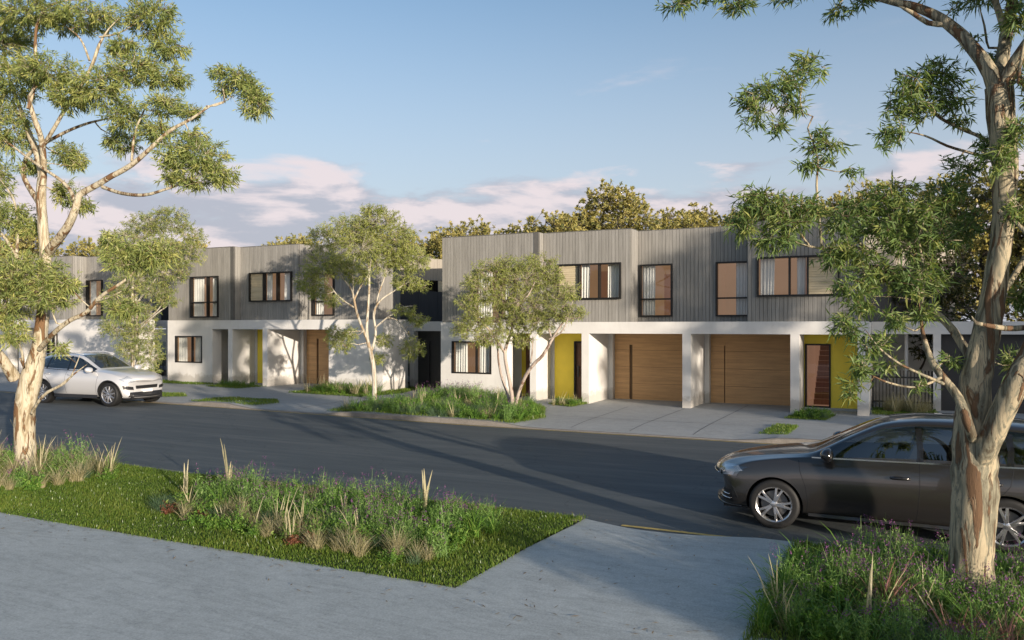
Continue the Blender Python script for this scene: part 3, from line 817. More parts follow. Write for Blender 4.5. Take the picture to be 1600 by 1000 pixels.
# set-back dwellings between the rows
def setback(x, z, label):
    r = thing('setback_house', label, 'house', (x, 0, z))
    b = MB()
    b.box(-19.9, -15.25, 27.90, 28.12, 2.43, 2.82)
    b.box(-18.16, -17.95, 27.90, 28.30, -.3, 2.43)
    b.link('lintel', M['render'], r)
    b = MB(); b.box(-19.9, -15.25, 31.0, 31.2, -.3, 2.43); b.link('wall', M['render'], r)
    b = MB(); b.box(-19.9, -15.25, 28.12, 31.0, 2.43, 2.78); b.link('soffit', M['render'], r)
    garage_door(r, -17.95, -15.25, 28.2, 0, 2.43, -17.35, .10, 'dark_door', 1)
    A = Vector((-20.1, 28.3, 0)); B = Vector((-17.2, 34.7, 0)); u = (B - A).normalized(); nn = Vector((u.y, -u.x, 0)); L = (B - A).length
    win = (3.0, 4.55, 4.20 - 2.82, 4.70 - 2.82)
    b = MB(); boards(b, A + Vector((0, 0, 2.82)), u, nn, L, 0, 4.20 - 2.82, (), 1.05, .012, .03); b.link('lower_cladding', M['dark_wall'], r)
    b = MB(); boards(b, A + Vector((0, 0, 2.82)), u, nn, L, 4.70 - 2.82, 5.68 - 2.82, (), 1.05, .012, .03); b.link('upper_cladding', M['tan_wall'], r)
    b = MB()
    def prism(s0, s1, d0, d1, z0, z1, bb):
        P_ = [A + u * s + nn * d for s, d in ((s0, d1), (s1, d1), (s1, d0), (s0, d0))]
        bb.add([p + Vector((0, 0, z0)) for p in P_] + [p + Vector((0, 0, z1)) for p in P_], [(0, 1, 5, 4), (1, 2, 6, 5), (2, 3, 7, 6), (3, 0, 4, 7), (4, 5, 6, 7), (3, 2, 1, 0)])
    prism(0, L, -.2, 0, 2.82, 4.2, b); prism(0, L, -.2, 0, 4.7, 5.66, b); prism(0, L, -.6, -.55, 4.2, 4.7, b)
    b.link('backing_wall', M['groove'], r)
    b = MB()
    for s in (0.9, 2.05, 3.15, 4.2, 5.5): prism(s - .03, s + .03, -.1, .02, 4.2, 4.7, b)
    w = b.link('strip_window', M['frame'], r)
    for s0, s1 in ((.93, 2.02), (2.08, 3.12), (4.23, 5.47)):
        b = MB(); qa, qb = A + u * s0 - nn * .05, A + u * s1 - nn * .05; b.quad((qa.x, qa.y, 4.2), (qb.x, qb.y, 4.2), (qb.x, qb.y, 4.7), (qa.x, qa.y, 4.7)); b.link('pane', M['glass'], w)
    b = MB(); prism(3.18, 4.17, -.06, 0.005, 4.2, 4.7, b); b.link('blind', M['blind'], w)
    b = MB()
    C2 = A + Vector((-.6, 6.5, 0))
    b.add([A + Vector((0, 0, 5.5)), B + Vector((0, 0, 5.5)), B + Vector((-4, 2, 5.5)), C2 + Vector((-2, 0, 5.5))], [(0, 1, 2, 3)])
    b.link('roof', M['roof'], r)
    b = MB(); b.tube([(-18.9, 28.6, -.2), (-18.9, 28.6, 2.42)], [.05, .05], 8, False); b.link('downpipe', M['render'], r)
    return r
setback(0, .05, 'set-back charcoal house with dark garage door between the middle and near rows')
setback(-14.2, .15, 'set-back dark house between the far and middle rows, behind slim white trunks')
setback(19.2, 0, 'set-back dark house behind the black car and the big right tree')
def slat_fence(x0, x1, y, h, z, label, group=None):
    r = thing('slat_fence', label, 'fence', (x0, y, z), 0, group)
    L = x1 - x0
    for zz in (.22, h - .25):
        b = MB(); b.box(0, L, .025, .06, zz, zz + .05); b.link('rail', M['fence'], r)
    sb = MB(); sb.box(-.017, .017, 0, .022, .04, h); me = sb.mesh('slat', M['fence'])
    n = int(L / .095)
    for k in range(n + 1): place('slat', me, r, (L * k / n, 0, 0))
    for xx in (.0, L):
        b = MB(); b.box(xx - .03, xx + .03, .06, .12, -.2, h - .02); b.link('post', M['fence'], r)
slat_fence(-19.72, -18.2, 28.05, 1.05, .07, 'black picket fence behind the pale street tree, left of the dark garage')
slat_fence(-.68, 1.02, 28.05, 1.25, .03, 'black picket fence right of the near row, above the black car')
slat_fence(-33.9, -32.4, 28.05, 1.05, .22, 'black picket fence far left behind the slim white trunks')
# next row begins beyond the right edge of the picture
GUM_LEFT = (
 [[(-13.978, 9.023, -0.091, 0.2125), (-13.978, 9.023, 0.331, 0.1789), (-13.989, 9.019, 0.844, 0.1677), (-13.968, 9.028, 1.301, 0.1677), (-13.896, 9.063, 1.757, 0.1733), (-13.793, 9.113, 2.156, 0.1342), (-13.732, 9.142, 2.556, 0.1174), (-13.691, 9.162, 3.012, 0.1062), (-13.67, 9.172, 3.469, 0.1006), (-13.66, 9.177, 3.925, 0.0951), (-13.67, 9.172, 4.096, 0.0867), (-13.711, 9.152, 4.61, 0.0811), (-13.732, 9.142, 5.066, 0.0811), (-13.808, 9.217, 5.37, 0.0755), (-13.988, 9.241, 5.794, 0.0615), (-14.33, 9.298, 6.248, 0.0503), (-14.633, 9.374, 6.654, 0.0363), (-14.883, 9.364, 7.1, 0.028)], [(-13.711, 9.152, 5.18, 0.0671), (-13.691, 9.162, 5.637, 0.0559), (-13.538, 9.014, 5.989, 0.0503), (-13.465, 8.827, 6.33, 0.0419), (-13.427, 8.734, 6.633, 0.0335), (-13.211, 8.728, 6.768, 0.028)], [(-13.732, 9.142, 4.838, 0.0559), (-14.232, 9.234, 5.233, 0.0447), (-14.414, 9.257, 5.486, 0.0419), (-14.351, 9.288, 5.779, 0.0391), (-14.064, 9.315, 5.933, 0.0335), (-13.602, 9.427, 6.142, 0.028), (-13.053, 9.47, 6.265, 0.0224), (-12.515, 9.507, 6.315, 0.0196), (-12.154, 9.57, 6.334, 0.014)], [(-13.629, 9.192, 3.982, 0.0895), (-13.275, 9.141, 4.189, 0.0783), (-12.905, 9.097, 4.444, 0.0671), (-12.693, 9.088, 4.762, 0.0615), (-12.653, 9.107, 4.927, 0.0559), (-12.305, 9.164, 5.074, 0.0503), (-11.97, 9.215, 5.219, 0.0475), (-11.59, 9.287, 5.384, 0.0447), (-11.215, 9.357, 5.641, 0.0363), (-10.926, 9.496, 5.93, 0.0308), (-10.51, 9.586, 6.117, 0.0252), (-10.223, 9.724, 6.33, 0.0224), (-10.013, 9.825, 6.404, 0.0168), (-9.917, 9.871, 6.489, 0.014)], [(-12.206, 9.212, 5.053, 0.0335), (-11.736, 9.217, 4.91, 0.0308), (-11.226, 9.24, 4.845, 0.028), (-10.857, 9.307, 4.912, 0.0224), (-10.445, 9.395, 5.021, 0.0168), (-10.178, 9.413, 5.106, 0.014)], [(-12.713, 9.079, 4.784, 0.0391), (-12.999, 9.163, 5.072, 0.0335), (-13.275, 9.141, 5.28, 0.028), (-13.676, 9.058, 5.525, 0.0252), (-14.129, 9.062, 5.773, 0.0196), (-14.488, 9.0, 6.003, 0.0168), (-14.851, 8.936, 6.107, 0.014)], [(-11.581, 9.291, 5.448, 0.0224), (-11.648, 9.37, 5.762, 0.0196), (-11.665, 9.473, 6.113, 0.0168), (-11.498, 9.554, 6.495, 0.0112)], [(-10.3, 9.687, 6.319, 0.014), (-10.032, 9.816, 6.383, 0.014), (-10.08, 9.793, 6.754, 0.0112)], [(-13.615, 9.088, 5.843, 0.0391), (-13.23, 9.051, 6.133, 0.0335), (-12.935, 9.082, 6.496, 0.0308), (-12.495, 9.184, 7.074, 0.028), (-12.346, 9.256, 7.514, 0.0252), (-12.197, 9.327, 7.789, 0.0196), (-11.999, 9.423, 8.01, 0.0168)], [(-12.495, 9.184, 7.239, 0.0196), (-12.736, 9.179, 7.66, 0.0168), (-13.13, 9.1, 7.976, 0.014), (-13.281, 9.027, 8.143, 0.014)], [(-12.346, 9.256, 7.646, 0.0168), (-11.96, 9.33, 7.675, 0.014), (-11.665, 9.473, 7.861, 0.0112)], [(-13.425, 8.846, 7.328, 0.028), (-13.435, 8.842, 7.66, 0.0252), (-13.385, 8.866, 7.993, 0.0224), (-13.331, 9.003, 8.255, 0.0196), (-12.979, 9.172, 8.367, 0.014), (-12.576, 9.366, 8.333, 0.0112)], [(-14.805, 9.291, 7.071, 0.0224), (-14.912, 9.239, 7.665, 0.0224), (-14.944, 9.224, 8.022, 0.0196), (-14.73, 9.327, 8.319, 0.0168), (-14.462, 9.456, 8.438, 0.014)], [(-13.446, 8.725, 6.413, 0.0335), (-13.415, 8.851, 6.995, 0.0308), (-13.425, 8.846, 7.383, 0.028)], [(-14.163, 8.934, 1.757, 0.1118), (-14.085, 8.75, 1.995, 0.0951), (-14.084, 8.528, 2.282, 0.0839), (-14.279, 8.323, 2.67, 0.0727), (-14.478, 8.228, 3.11, 0.0615)], [(-13.764, 8.794, 2.111, 0.0224), (-13.802, 8.887, 1.939, 0.0224), (-13.694, 8.772, 2.225, 0.0224), (-13.684, 8.721, 2.393, 0.0168), (-13.565, 8.779, 2.559, 0.014)], [(-13.559, 9.004, 2.276, 0.0447), (-13.235, 8.938, 2.448, 0.0447), (-12.896, 8.88, 2.615, 0.0419), (-12.605, 8.908, 2.778, 0.0391), (-12.269, 8.959, 2.907, 0.0363), (-11.985, 8.985, 3.151, 0.0308), (-11.609, 9.056, 3.359, 0.028), (-11.418, 9.148, 3.519, 0.0224), (-11.274, 9.217, 3.731, 0.014)], [(-12.033, 8.962, 3.098, 0.0196), (-11.752, 8.987, 3.147, 0.0168), (-11.473, 9.01, 3.249, 0.0112)], [(-13.582, 8.881, 1.162, 0.0252), (-13.268, 8.811, 1.404, 0.0252), (-13.043, 8.808, 1.555, 0.0252), (-12.752, 8.838, 1.672, 0.0224), (-12.463, 8.866, 1.862, 0.0168), (-12.178, 8.893, 2.029, 0.014)], [(-12.752, 8.838, 1.661, 0.0168), (-12.512, 8.842, 1.809, 0.0112), (-12.274, 8.846, 2.189, 0.0084)], [(-14.499, 9.217, 3.902, 0.0391), (-14.79, 9.187, 4.265, 0.028), (-15.105, 9.147, 4.573, 0.0224)], [(-14.52, 9.206, 4.019, 0.0252), (-14.598, 9.28, 4.442, 0.0224), (-14.619, 9.269, 4.796, 0.0196), (-14.705, 9.228, 5.092, 0.0168), (-14.896, 9.136, 5.387, 0.014)]],
 [(-13.633, 8.857, 8.199, 0.726, 0.357), (-14.644, 8.924, 7.935, 0.636, 0.521), (-12.778, 9.269, 8.087, 0.782, 0.29), (-11.553, 9.638, 8.01, 0.495, 0.374), (-11.367, 9.839, 7.527, 0.355, 0.288), (-11.999, 9.423, 7.492, 0.396, 0.198), (-11.85, 9.495, 7.074, 0.606, 0.286), (-11.285, 9.767, 6.986, 0.418, 0.22), (-13.139, 8.873, 7.052, 0.661, 0.286), (-14.384, 9.05, 7.09, 0.521, 0.44), (-12.166, 9.121, 6.706, 0.521, 0.347), (-12.792, 9.04, 6.633, 0.44, 0.286), (-14.536, 9.088, 6.282, 0.408, 0.524), (-10.128, 9.77, 6.892, 0.212, 0.138), (-9.822, 9.918, 6.754, 0.276, 0.233), (-9.482, 9.97, 6.302, 0.316, 0.232), (-10.089, 9.9, 6.625, 0.192, 0.128), (-9.675, 10.099, 6.571, 0.278, 0.214), (-11.188, 9.592, 6.413, 0.412, 0.239), (-12.124, 9.585, 6.356, 0.38, 0.29), (-10.669, 9.731, 6.277, 0.258, 0.129), (-11.37, 9.615, 6.003, 0.372, 0.219), (-12.699, 9.973, 6.049, 0.35, 0.256), (-10.667, 9.399, 5.46, 0.337, 0.316), (-10.181, 9.522, 5.386, 0.418, 0.334), (-9.851, 9.571, 5.106, 0.29, 0.228), (-10.351, 9.441, 5.021, 0.334, 0.146), (-10.68, 9.282, 5.125, 0.261, 0.125), (-10.51, 9.586, 5.799, 0.297, 0.191), (-14.311, 9.418, 5.6, 0.331, 0.189), (-13.873, 9.741, 5.881, 0.285, 0.262), (-13.712, 9.818, 5.703, 0.262, 0.143), (-14.737, 9.213, 4.737, 0.449, 0.331), (-14.417, 9.367, 4.501, 0.236, 0.177), (-12.778, 9.269, 4.792, 0.246, 0.156), (-13.644, 9.518, 5.117, 0.233, 0.291), (-15.109, 9.033, 5.387, 0.413, 0.473), (-13.486, 8.706, 3.551, 0.683, 0.418), (-13.934, 8.601, 3.114, 0.499, 0.444), (-12.947, 8.744, 3.267, 0.521, 0.369), (-13.684, 8.61, 2.56, 0.286, 0.242), (-14.491, 8.554, 3.683, 0.45, 0.563), (-11.331, 9.079, 3.828, 0.484, 0.316), (-11.841, 9.055, 4.113, 0.257, 0.171), (-10.868, 9.191, 3.871, 0.334, 0.251), (-11.426, 9.033, 2.986, 0.337, 0.232), (-12.752, 8.838, 2.29, 0.174, 0.13), (-12.56, 8.819, 3.424, 0.237, 0.172)])
GUM_RIGHT = (
 [[(0.653, 8.807, -0.066, 0.2715), (0.648, 8.805, 0.18, 0.2125), (0.648, 8.805, 0.457, 0.1967), (0.659, 8.81, 0.764, 0.2007), (0.675, 8.818, 1.072, 0.2085), (0.686, 8.823, 1.348, 0.2007), (0.664, 8.813, 1.625, 0.1652), (0.675, 8.818, 1.871, 0.1416), (0.703, 8.831, 2.24, 0.1298), (0.775, 8.866, 2.609, 0.118), (0.83, 8.893, 2.916, 0.1082), (0.875, 8.914, 3.223, 0.1023), (0.919, 8.935, 3.531, 0.0984), (0.936, 8.943, 3.838, 0.1023), (0.941, 8.946, 4.145, 0.1102), (0.925, 8.938, 4.453, 0.118), (0.902, 8.927, 4.76, 0.122), (0.897, 8.925, 4.975, 0.118)], [(0.897, 8.925, 4.883, 0.0866), (0.819, 8.887, 5.098, 0.0708), (0.718, 8.95, 5.317, 0.063), (0.596, 9.002, 5.521, 0.059), (0.46, 9.047, 5.698, 0.0551), (0.291, 9.077, 5.853, 0.0472), (0.118, 9.104, 5.958, 0.0433), (-0.048, 9.135, 6.038, 0.0354), (-0.302, 9.124, 6.146, 0.0275), (-0.734, 9.026, 6.255, 0.0216), (-1.238, 8.895, 6.325, 0.0177), (-1.691, 8.787, 6.326, 0.0138), (-2.004, 8.636, 6.243, 0.0079)], [(0.449, 9.042, 5.685, 0.0315), (0.289, 9.02, 5.717, 0.0275), (0.146, 9.007, 5.84, 0.0236), (0.029, 9.006, 5.925, 0.0197)], [(0.908, 8.93, 4.883, 0.0787), (0.984, 8.856, 5.097, 0.0669), (1.089, 8.795, 5.274, 0.059), (1.25, 8.762, 5.535, 0.0511), (1.39, 8.719, 5.874, 0.0433), (1.596, 8.929, 6.509, 0.0315), (1.755, 9.006, 7.218, 0.0177)], [(0.897, 8.925, 4.945, 0.0669), (0.931, 9.052, 5.286, 0.059), (0.988, 9.191, 5.635, 0.0511), (1.034, 9.213, 5.95, 0.0433), (1.023, 9.207, 6.392, 0.0393), (1.079, 9.235, 7.149, 0.0315), (0.966, 9.18, 7.969, 0.0236), (1.023, 9.207, 8.726, 0.0118)], [(0.965, 9.069, 5.473, 0.0354), (0.898, 9.147, 5.824, 0.0295), (0.748, 9.186, 6.312, 0.0256), (0.466, 9.161, 7.004, 0.0197), (0.236, 9.161, 7.713, 0.0118)], [(0.682, 8.766, 1.296, 0.118), (0.76, 8.692, 1.525, 0.1141), (0.868, 8.633, 1.808, 0.1102), (0.993, 8.583, 2.142, 0.1062), (1.128, 8.592, 2.466, 0.0984), (1.294, 8.561, 2.9, 0.0866), (1.501, 8.661, 3.474, 0.0669), (1.679, 8.858, 4.185, 0.0472), (1.889, 8.959, 4.942, 0.0275), (2.046, 9.035, 5.641, 0.0157)], [(1.064, 8.672, 2.658, 0.0256), (0.904, 8.595, 2.652, 0.0256), (0.769, 8.508, 2.676, 0.0216), (0.661, 8.434, 2.699, 0.0216), (0.623, 8.404, 2.764, 0.0157)], [(0.709, 8.834, 1.428, 0.0433), (0.625, 8.572, 1.7, 0.0433), (0.582, 8.551, 1.844, 0.0433), (0.535, 8.639, 1.99, 0.0413), (0.443, 8.706, 2.129, 0.0374), (0.336, 8.766, 2.284, 0.0334), (0.273, 8.846, 2.449, 0.0275), (0.23, 8.936, 2.67, 0.0216), (0.207, 8.925, 2.926, 0.0177)], [(0.707, 8.944, 2.234, 0.0511), (0.604, 9.117, 2.478, 0.0433), (0.466, 9.161, 2.702, 0.0374), (0.283, 9.184, 2.88, 0.0334), (0.118, 9.104, 3.063, 0.0275), (-0.03, 9.144, 3.234, 0.0236), (-0.179, 9.072, 3.413, 0.0197), (-0.329, 9.0, 3.519, 0.0157), (-0.478, 8.928, 3.731, 0.0118), (-0.597, 8.87, 3.93, 0.0098)], [(-0.179, 9.072, 3.413, 0.0138), (-0.418, 8.957, 3.499, 0.0138), (-0.627, 8.856, 3.479, 0.0138), (-0.836, 8.755, 3.505, 0.0118), (-1.045, 8.654, 3.598, 0.0098), (-1.194, 8.582, 3.731, 0.0079)], [(-0.806, 8.77, 3.499, 0.0118), (-0.944, 8.592, 3.718, 0.0118), (-1.091, 8.521, 3.98, 0.0098), (-1.298, 8.422, 3.849, 0.0079)], [(0.233, 9.049, 2.877, 0.0177), (0.247, 8.945, 3.117, 0.0157), (0.236, 8.939, 3.341, 0.0138), (0.207, 8.925, 3.564, 0.0098), (0.288, 8.964, 3.82, 0.0079)], [(-0.689, 8.771, 3.474, 0.0138), (-0.708, 8.706, 3.783, 0.0138), (-0.732, 8.695, 4.111, 0.0118), (-0.72, 8.7, 4.373, 0.0098), (-0.767, 8.678, 4.556, 0.0079), (-0.814, 8.655, 4.7, 0.0079), (-0.767, 8.678, 4.818, 0.0098), (-0.914, 8.606, 4.864, 0.0079), (-1.091, 8.521, 4.93, 0.0059)], [(-0.856, 8.635, 4.818, 0.0079), (-0.885, 8.621, 5.028, 0.0079), (-0.814, 8.655, 5.257, 0.0059)], [(0.415, 8.693, 2.117, 0.0177), (0.218, 8.487, 2.215, 0.0138), (0.027, 8.283, 2.323, 0.0118), (-0.133, 8.095, 2.463, 0.0098), (-0.255, 8.036, 2.64, 0.0079)], [(0.387, 8.679, 2.178, 0.0157), (0.164, 8.46, 2.094, 0.0118), (-0.108, 8.218, 2.161, 0.0098), (-0.297, 8.127, 2.281, 0.0079)], [(0.921, 9.269, 4.427, 0.0275), (0.786, 9.316, 4.578, 0.0197), (0.649, 9.36, 4.668, 0.0177), (0.413, 9.246, 4.799, 0.0157), (0.236, 9.161, 4.962, 0.0118)], [(0.898, 9.258, 4.331, 0.0177), (0.699, 9.273, 4.417, 0.0157), (0.472, 9.275, 4.517, 0.0138), (0.265, 9.175, 4.622, 0.0098), (0.059, 9.076, 4.668, 0.0079)], [(0.931, 9.052, 5.379, 0.0138), (0.824, 9.112, 5.414, 0.0118), (0.784, 9.092, 5.635, 0.0098), (0.738, 9.07, 5.824, 0.0079)], [(1.024, 8.764, 4.945, 0.0157), (1.053, 8.667, 5.21, 0.0118), (1.096, 8.688, 5.446, 0.0098)], [(0.863, 8.686, 3.748, 0.0236), (1.011, 8.647, 3.615, 0.0197), (1.128, 8.592, 3.427, 0.0177)], [(0.925, 9.05, 2.981, 0.0275), (1.038, 9.104, 3.168, 0.0275), (1.178, 9.171, 3.417, 0.0275), (1.402, 9.279, 3.729, 0.0236)]],
 [(-1.209, 8.464, 3.927, 0.327, 0.196), (-1.404, 8.37, 3.751, 0.183, 0.183), (-1.003, 8.564, 3.751, 0.262, 0.236), (-1.15, 8.493, 3.554, 0.223, 0.144), (-0.826, 8.649, 3.849, 0.183, 0.157), (-1.327, 8.407, 4.045, 0.17, 0.105), (-0.649, 8.734, 4.537, 0.249, 0.105), (-0.814, 8.655, 4.32, 0.144, 0.092), (-0.401, 8.854, 4.281, 0.131, 0.052), (-0.59, 8.763, 4.373, 0.118, 0.065), (-0.696, 8.712, 4.668, 0.105, 0.079), (-1.15, 8.493, 5.061, 0.249, 0.183), (-0.973, 8.578, 5.191, 0.196, 0.157), (-1.369, 8.387, 4.962, 0.17, 0.118), (-0.814, 8.655, 5.408, 0.157, 0.118), (-1.298, 8.422, 4.799, 0.157, 0.092), (-1.091, 8.521, 4.733, 0.131, 0.118), (-0.679, 8.72, 5.277, 0.092, 0.065), (-0.944, 8.592, 4.93, 0.17, 0.092), (0.206, 9.147, 5.191, 0.275, 0.183), (-0.0, 9.047, 4.962, 0.183, 0.183), (0.442, 9.261, 5.277, 0.236, 0.17), (0.236, 9.161, 4.897, 0.262, 0.17), (-0.03, 9.033, 4.668, 0.183, 0.144), (0.531, 9.303, 5.028, 0.196, 0.17), (-0.118, 8.99, 4.537, 0.092, 0.065), (0.59, 9.332, 4.799, 0.17, 0.092), (-0.03, 9.033, 4.045, 0.262, 0.157), (-0.295, 8.905, 3.914, 0.262, 0.183), (0.175, 9.021, 3.834, 0.285, 0.207), (0.437, 9.147, 4.028, 0.22, 0.207), (-0.531, 8.791, 3.751, 0.236, 0.17), (-0.118, 8.99, 3.685, 0.301, 0.196), (-0.384, 8.862, 3.423, 0.262, 0.196), (0.116, 8.993, 3.479, 0.285, 0.181), (0.374, 9.006, 3.564, 0.23, 0.192), (-0.59, 8.763, 3.39, 0.196, 0.157), (-0.146, 8.866, 3.188, 0.285, 0.181), (-0.374, 8.645, 3.053, 0.217, 0.153), (0.115, 8.881, 3.085, 0.23, 0.153), (0.345, 8.992, 3.181, 0.217, 0.179), (0.649, 9.36, 3.718, 0.183, 0.196), (-0.383, 8.197, 2.67, 0.182, 0.158), (-0.189, 8.179, 2.52, 0.192, 0.132), (-0.324, 8.114, 2.311, 0.168, 0.144), (-0.378, 8.088, 2.101, 0.12, 0.096), (-0.028, 8.59, 2.732, 0.174, 0.112), (0.23, 8.936, 2.798, 0.23, 0.089), (-0.309, 8.455, 2.857, 0.174, 0.112), (-0.082, 8.342, 2.306, 0.133, 0.061), (0.218, 8.487, 2.124, 0.085, 0.049), (0.449, 8.82, 2.359, 0.125, 0.087), (-2.098, 8.591, 6.18, 0.236, 0.083), (-1.565, 8.848, 6.159, 0.222, 0.125), (-1.847, 8.712, 6.271, 0.25, 0.083), (-0.551, 9.115, 6.024, 0.163, 0.081), (-0.337, 9.218, 6.12, 0.149, 0.081), (-0.918, 8.938, 6.215, 0.272, 0.081), (0.518, 9.075, 5.89, 0.089, 0.051), (0.682, 9.043, 5.875, 0.114, 0.063), (0.881, 9.139, 5.351, 0.101, 0.076), (1.024, 8.764, 4.496, 0.156, 0.192), (0.852, 8.681, 4.257, 0.204, 0.156), (0.662, 9.144, 4.254, 0.141, 0.089), (0.495, 9.175, 4.313, 0.129, 0.065), (1.021, 8.652, 3.733, 0.118, 0.177), (1.021, 8.652, 5.535, 0.154, 0.201), (1.113, 9.251, 2.985, 0.151, 0.189), (1.051, 9.221, 2.355, 0.114, 0.189), (0.682, 9.043, 5.509, 0.101, 0.063), (1.132, 8.816, 4.945, 0.144, 0.239), (0.795, 9.098, 4.468, 0.126, 0.101), (0.466, 9.161, 6.487, 0.712, 0.388), (1.218, 9.08, 6.174, 0.676, 0.43), (-0.06, 9.13, 6.78, 0.597, 0.331), (0.921, 9.269, 7.078, 0.767, 0.511), (1.51, 8.998, 6.741, 0.659, 0.479), (0.295, 9.19, 7.517, 0.72, 0.458), (1.136, 9.262, 7.78, 0.757, 0.505), (1.755, 9.006, 7.454, 0.591, 0.473), (0.69, 9.158, 8.356, 0.703, 0.447), (1.384, 9.16, 8.387, 0.615, 0.43), (1.784, 8.909, 5.874, 0.524, 0.466), (1.889, 8.959, 4.942, 0.524, 0.466), (1.732, 8.883, 3.893, 0.466, 0.466), (-0.612, 9.085, 6.744, 0.475, 0.272), (-0.299, 9.014, 7.377, 0.53, 0.331), (2.099, 9.06, 6.515, 0.524, 0.466), (1.574, 8.807, 2.961, 0.35, 0.408), (0.909, 9.153, 9.041, 0.568, 0.378), (-0.0, 8.936, 8.104, 0.582, 0.388), (2.128, 9.185, 4.501, 0.532, 0.473)])
STREET_GUM_MIDDLE = (
 [[(-16.4, 22.953, -0.145, 0.0907), (-16.4, 22.953, 0.659, 0.0842), (-16.44, 22.934, 1.33, 0.0777), (-16.541, 22.886, 1.888, 0.068), (-16.601, 22.856, 2.111, 0.0615), (-16.641, 22.837, 2.558, 0.0518), (-16.72, 23.021, 3.345, 0.0454), (-16.739, 23.123, 4.251, 0.0389), (-16.86, 23.175, 5.163, 0.0259), (-17.023, 23.097, 5.843, 0.0194)], [(-16.581, 22.866, 2.089, 0.0518), (-16.661, 22.605, 2.626, 0.0486), (-16.699, 22.365, 3.11, 0.0454), (-16.737, 22.236, 3.591, 0.0389), (-16.755, 22.116, 3.938, 0.0324), (-16.948, 21.912, 4.303, 0.0259), (-17.081, 21.737, 4.666, 0.0194)], [(-16.737, 22.236, 3.548, 0.0324), (-16.62, 22.403, 3.991, 0.0292), (-16.402, 22.619, 4.482, 0.0259), (-16.322, 22.658, 4.99, 0.0194)], [(-16.739, 22.346, 3.287, 0.0324), (-16.932, 22.031, 3.501, 0.0292), (-17.081, 21.737, 3.755, 0.0259), (-17.168, 21.473, 4.07, 0.0194), (-17.393, 21.253, 4.386, 0.0162)], [(-16.757, 22.226, 3.877, 0.0259), (-16.715, 22.135, 4.637, 0.0227), (-16.575, 22.092, 5.066, 0.0162)], [(-16.48, 22.915, 1.821, 0.0454), (-16.477, 23.138, 2.445, 0.0421), (-16.597, 23.191, 3.122, 0.0389), (-16.452, 23.372, 3.576, 0.0324), (-16.08, 23.663, 3.921, 0.0259), (-15.623, 23.994, 4.268, 0.0194)], [(-16.497, 23.128, 2.625, 0.0324), (-16.156, 23.182, 2.894, 0.0292), (-15.856, 23.215, 3.072, 0.0259), (-15.438, 23.306, 3.338, 0.0194), (-15.023, 23.395, 3.38, 0.013)], [(-16.075, 23.221, 2.984, 0.0259), (-15.695, 23.293, 2.893, 0.0227), (-15.398, 23.325, 2.559, 0.0194), (-15.183, 23.318, 2.226, 0.013)], [(-16.597, 23.191, 2.896, 0.0292), (-16.651, 23.498, 3.697, 0.0259), (-16.52, 23.784, 4.509, 0.0227), (-16.468, 24.03, 5.216, 0.0162)]],
 [(-17.205, 22.565, 6.133, 0.804, 0.491), (-17.626, 21.807, 5.697, 0.702, 0.527), (-16.475, 23.25, 6.396, 0.903, 0.497), (-16.46, 22.924, 6.736, 0.536, 0.268), (-16.903, 22.711, 5.463, 0.983, 0.581), (-16.034, 23.796, 5.819, 0.822, 0.639), (-17.426, 21.459, 4.724, 0.778, 0.519), (-17.741, 21.085, 4.172, 0.472, 0.386), (-15.575, 24.128, 5.075, 0.687, 0.55), (-16.619, 23.847, 5.092, 0.784, 0.6), (-16.905, 21.822, 4.731, 0.651, 0.434), (-15.315, 24.143, 4.153, 0.456, 0.274), (-15.788, 23.915, 4.268, 0.548, 0.365), (-17.497, 21.314, 3.855, 0.517, 0.302), (-17.071, 21.52, 3.531, 0.345, 0.258), (-17.215, 22.116, 2.12, 0.484, 0.396), (-17.019, 22.322, 2.449, 0.354, 0.265), (-17.389, 21.921, 2.451, 0.307, 0.307), (-15.083, 23.366, 1.894, 0.444, 0.444), (-14.889, 23.349, 2.891, 0.486, 0.265), (-15.398, 23.325, 3.226, 0.49, 0.223), (-16.599, 22.302, 4.425, 0.57, 0.351), (-16.475, 23.25, 1.541, 0.361, 0.226), (-16.33, 23.431, 2.217, 0.363, 0.317), (-16.044, 24.013, 5.198, 0.598, 0.46), (-17.044, 23.087, 5.956, 0.68, 0.453)])
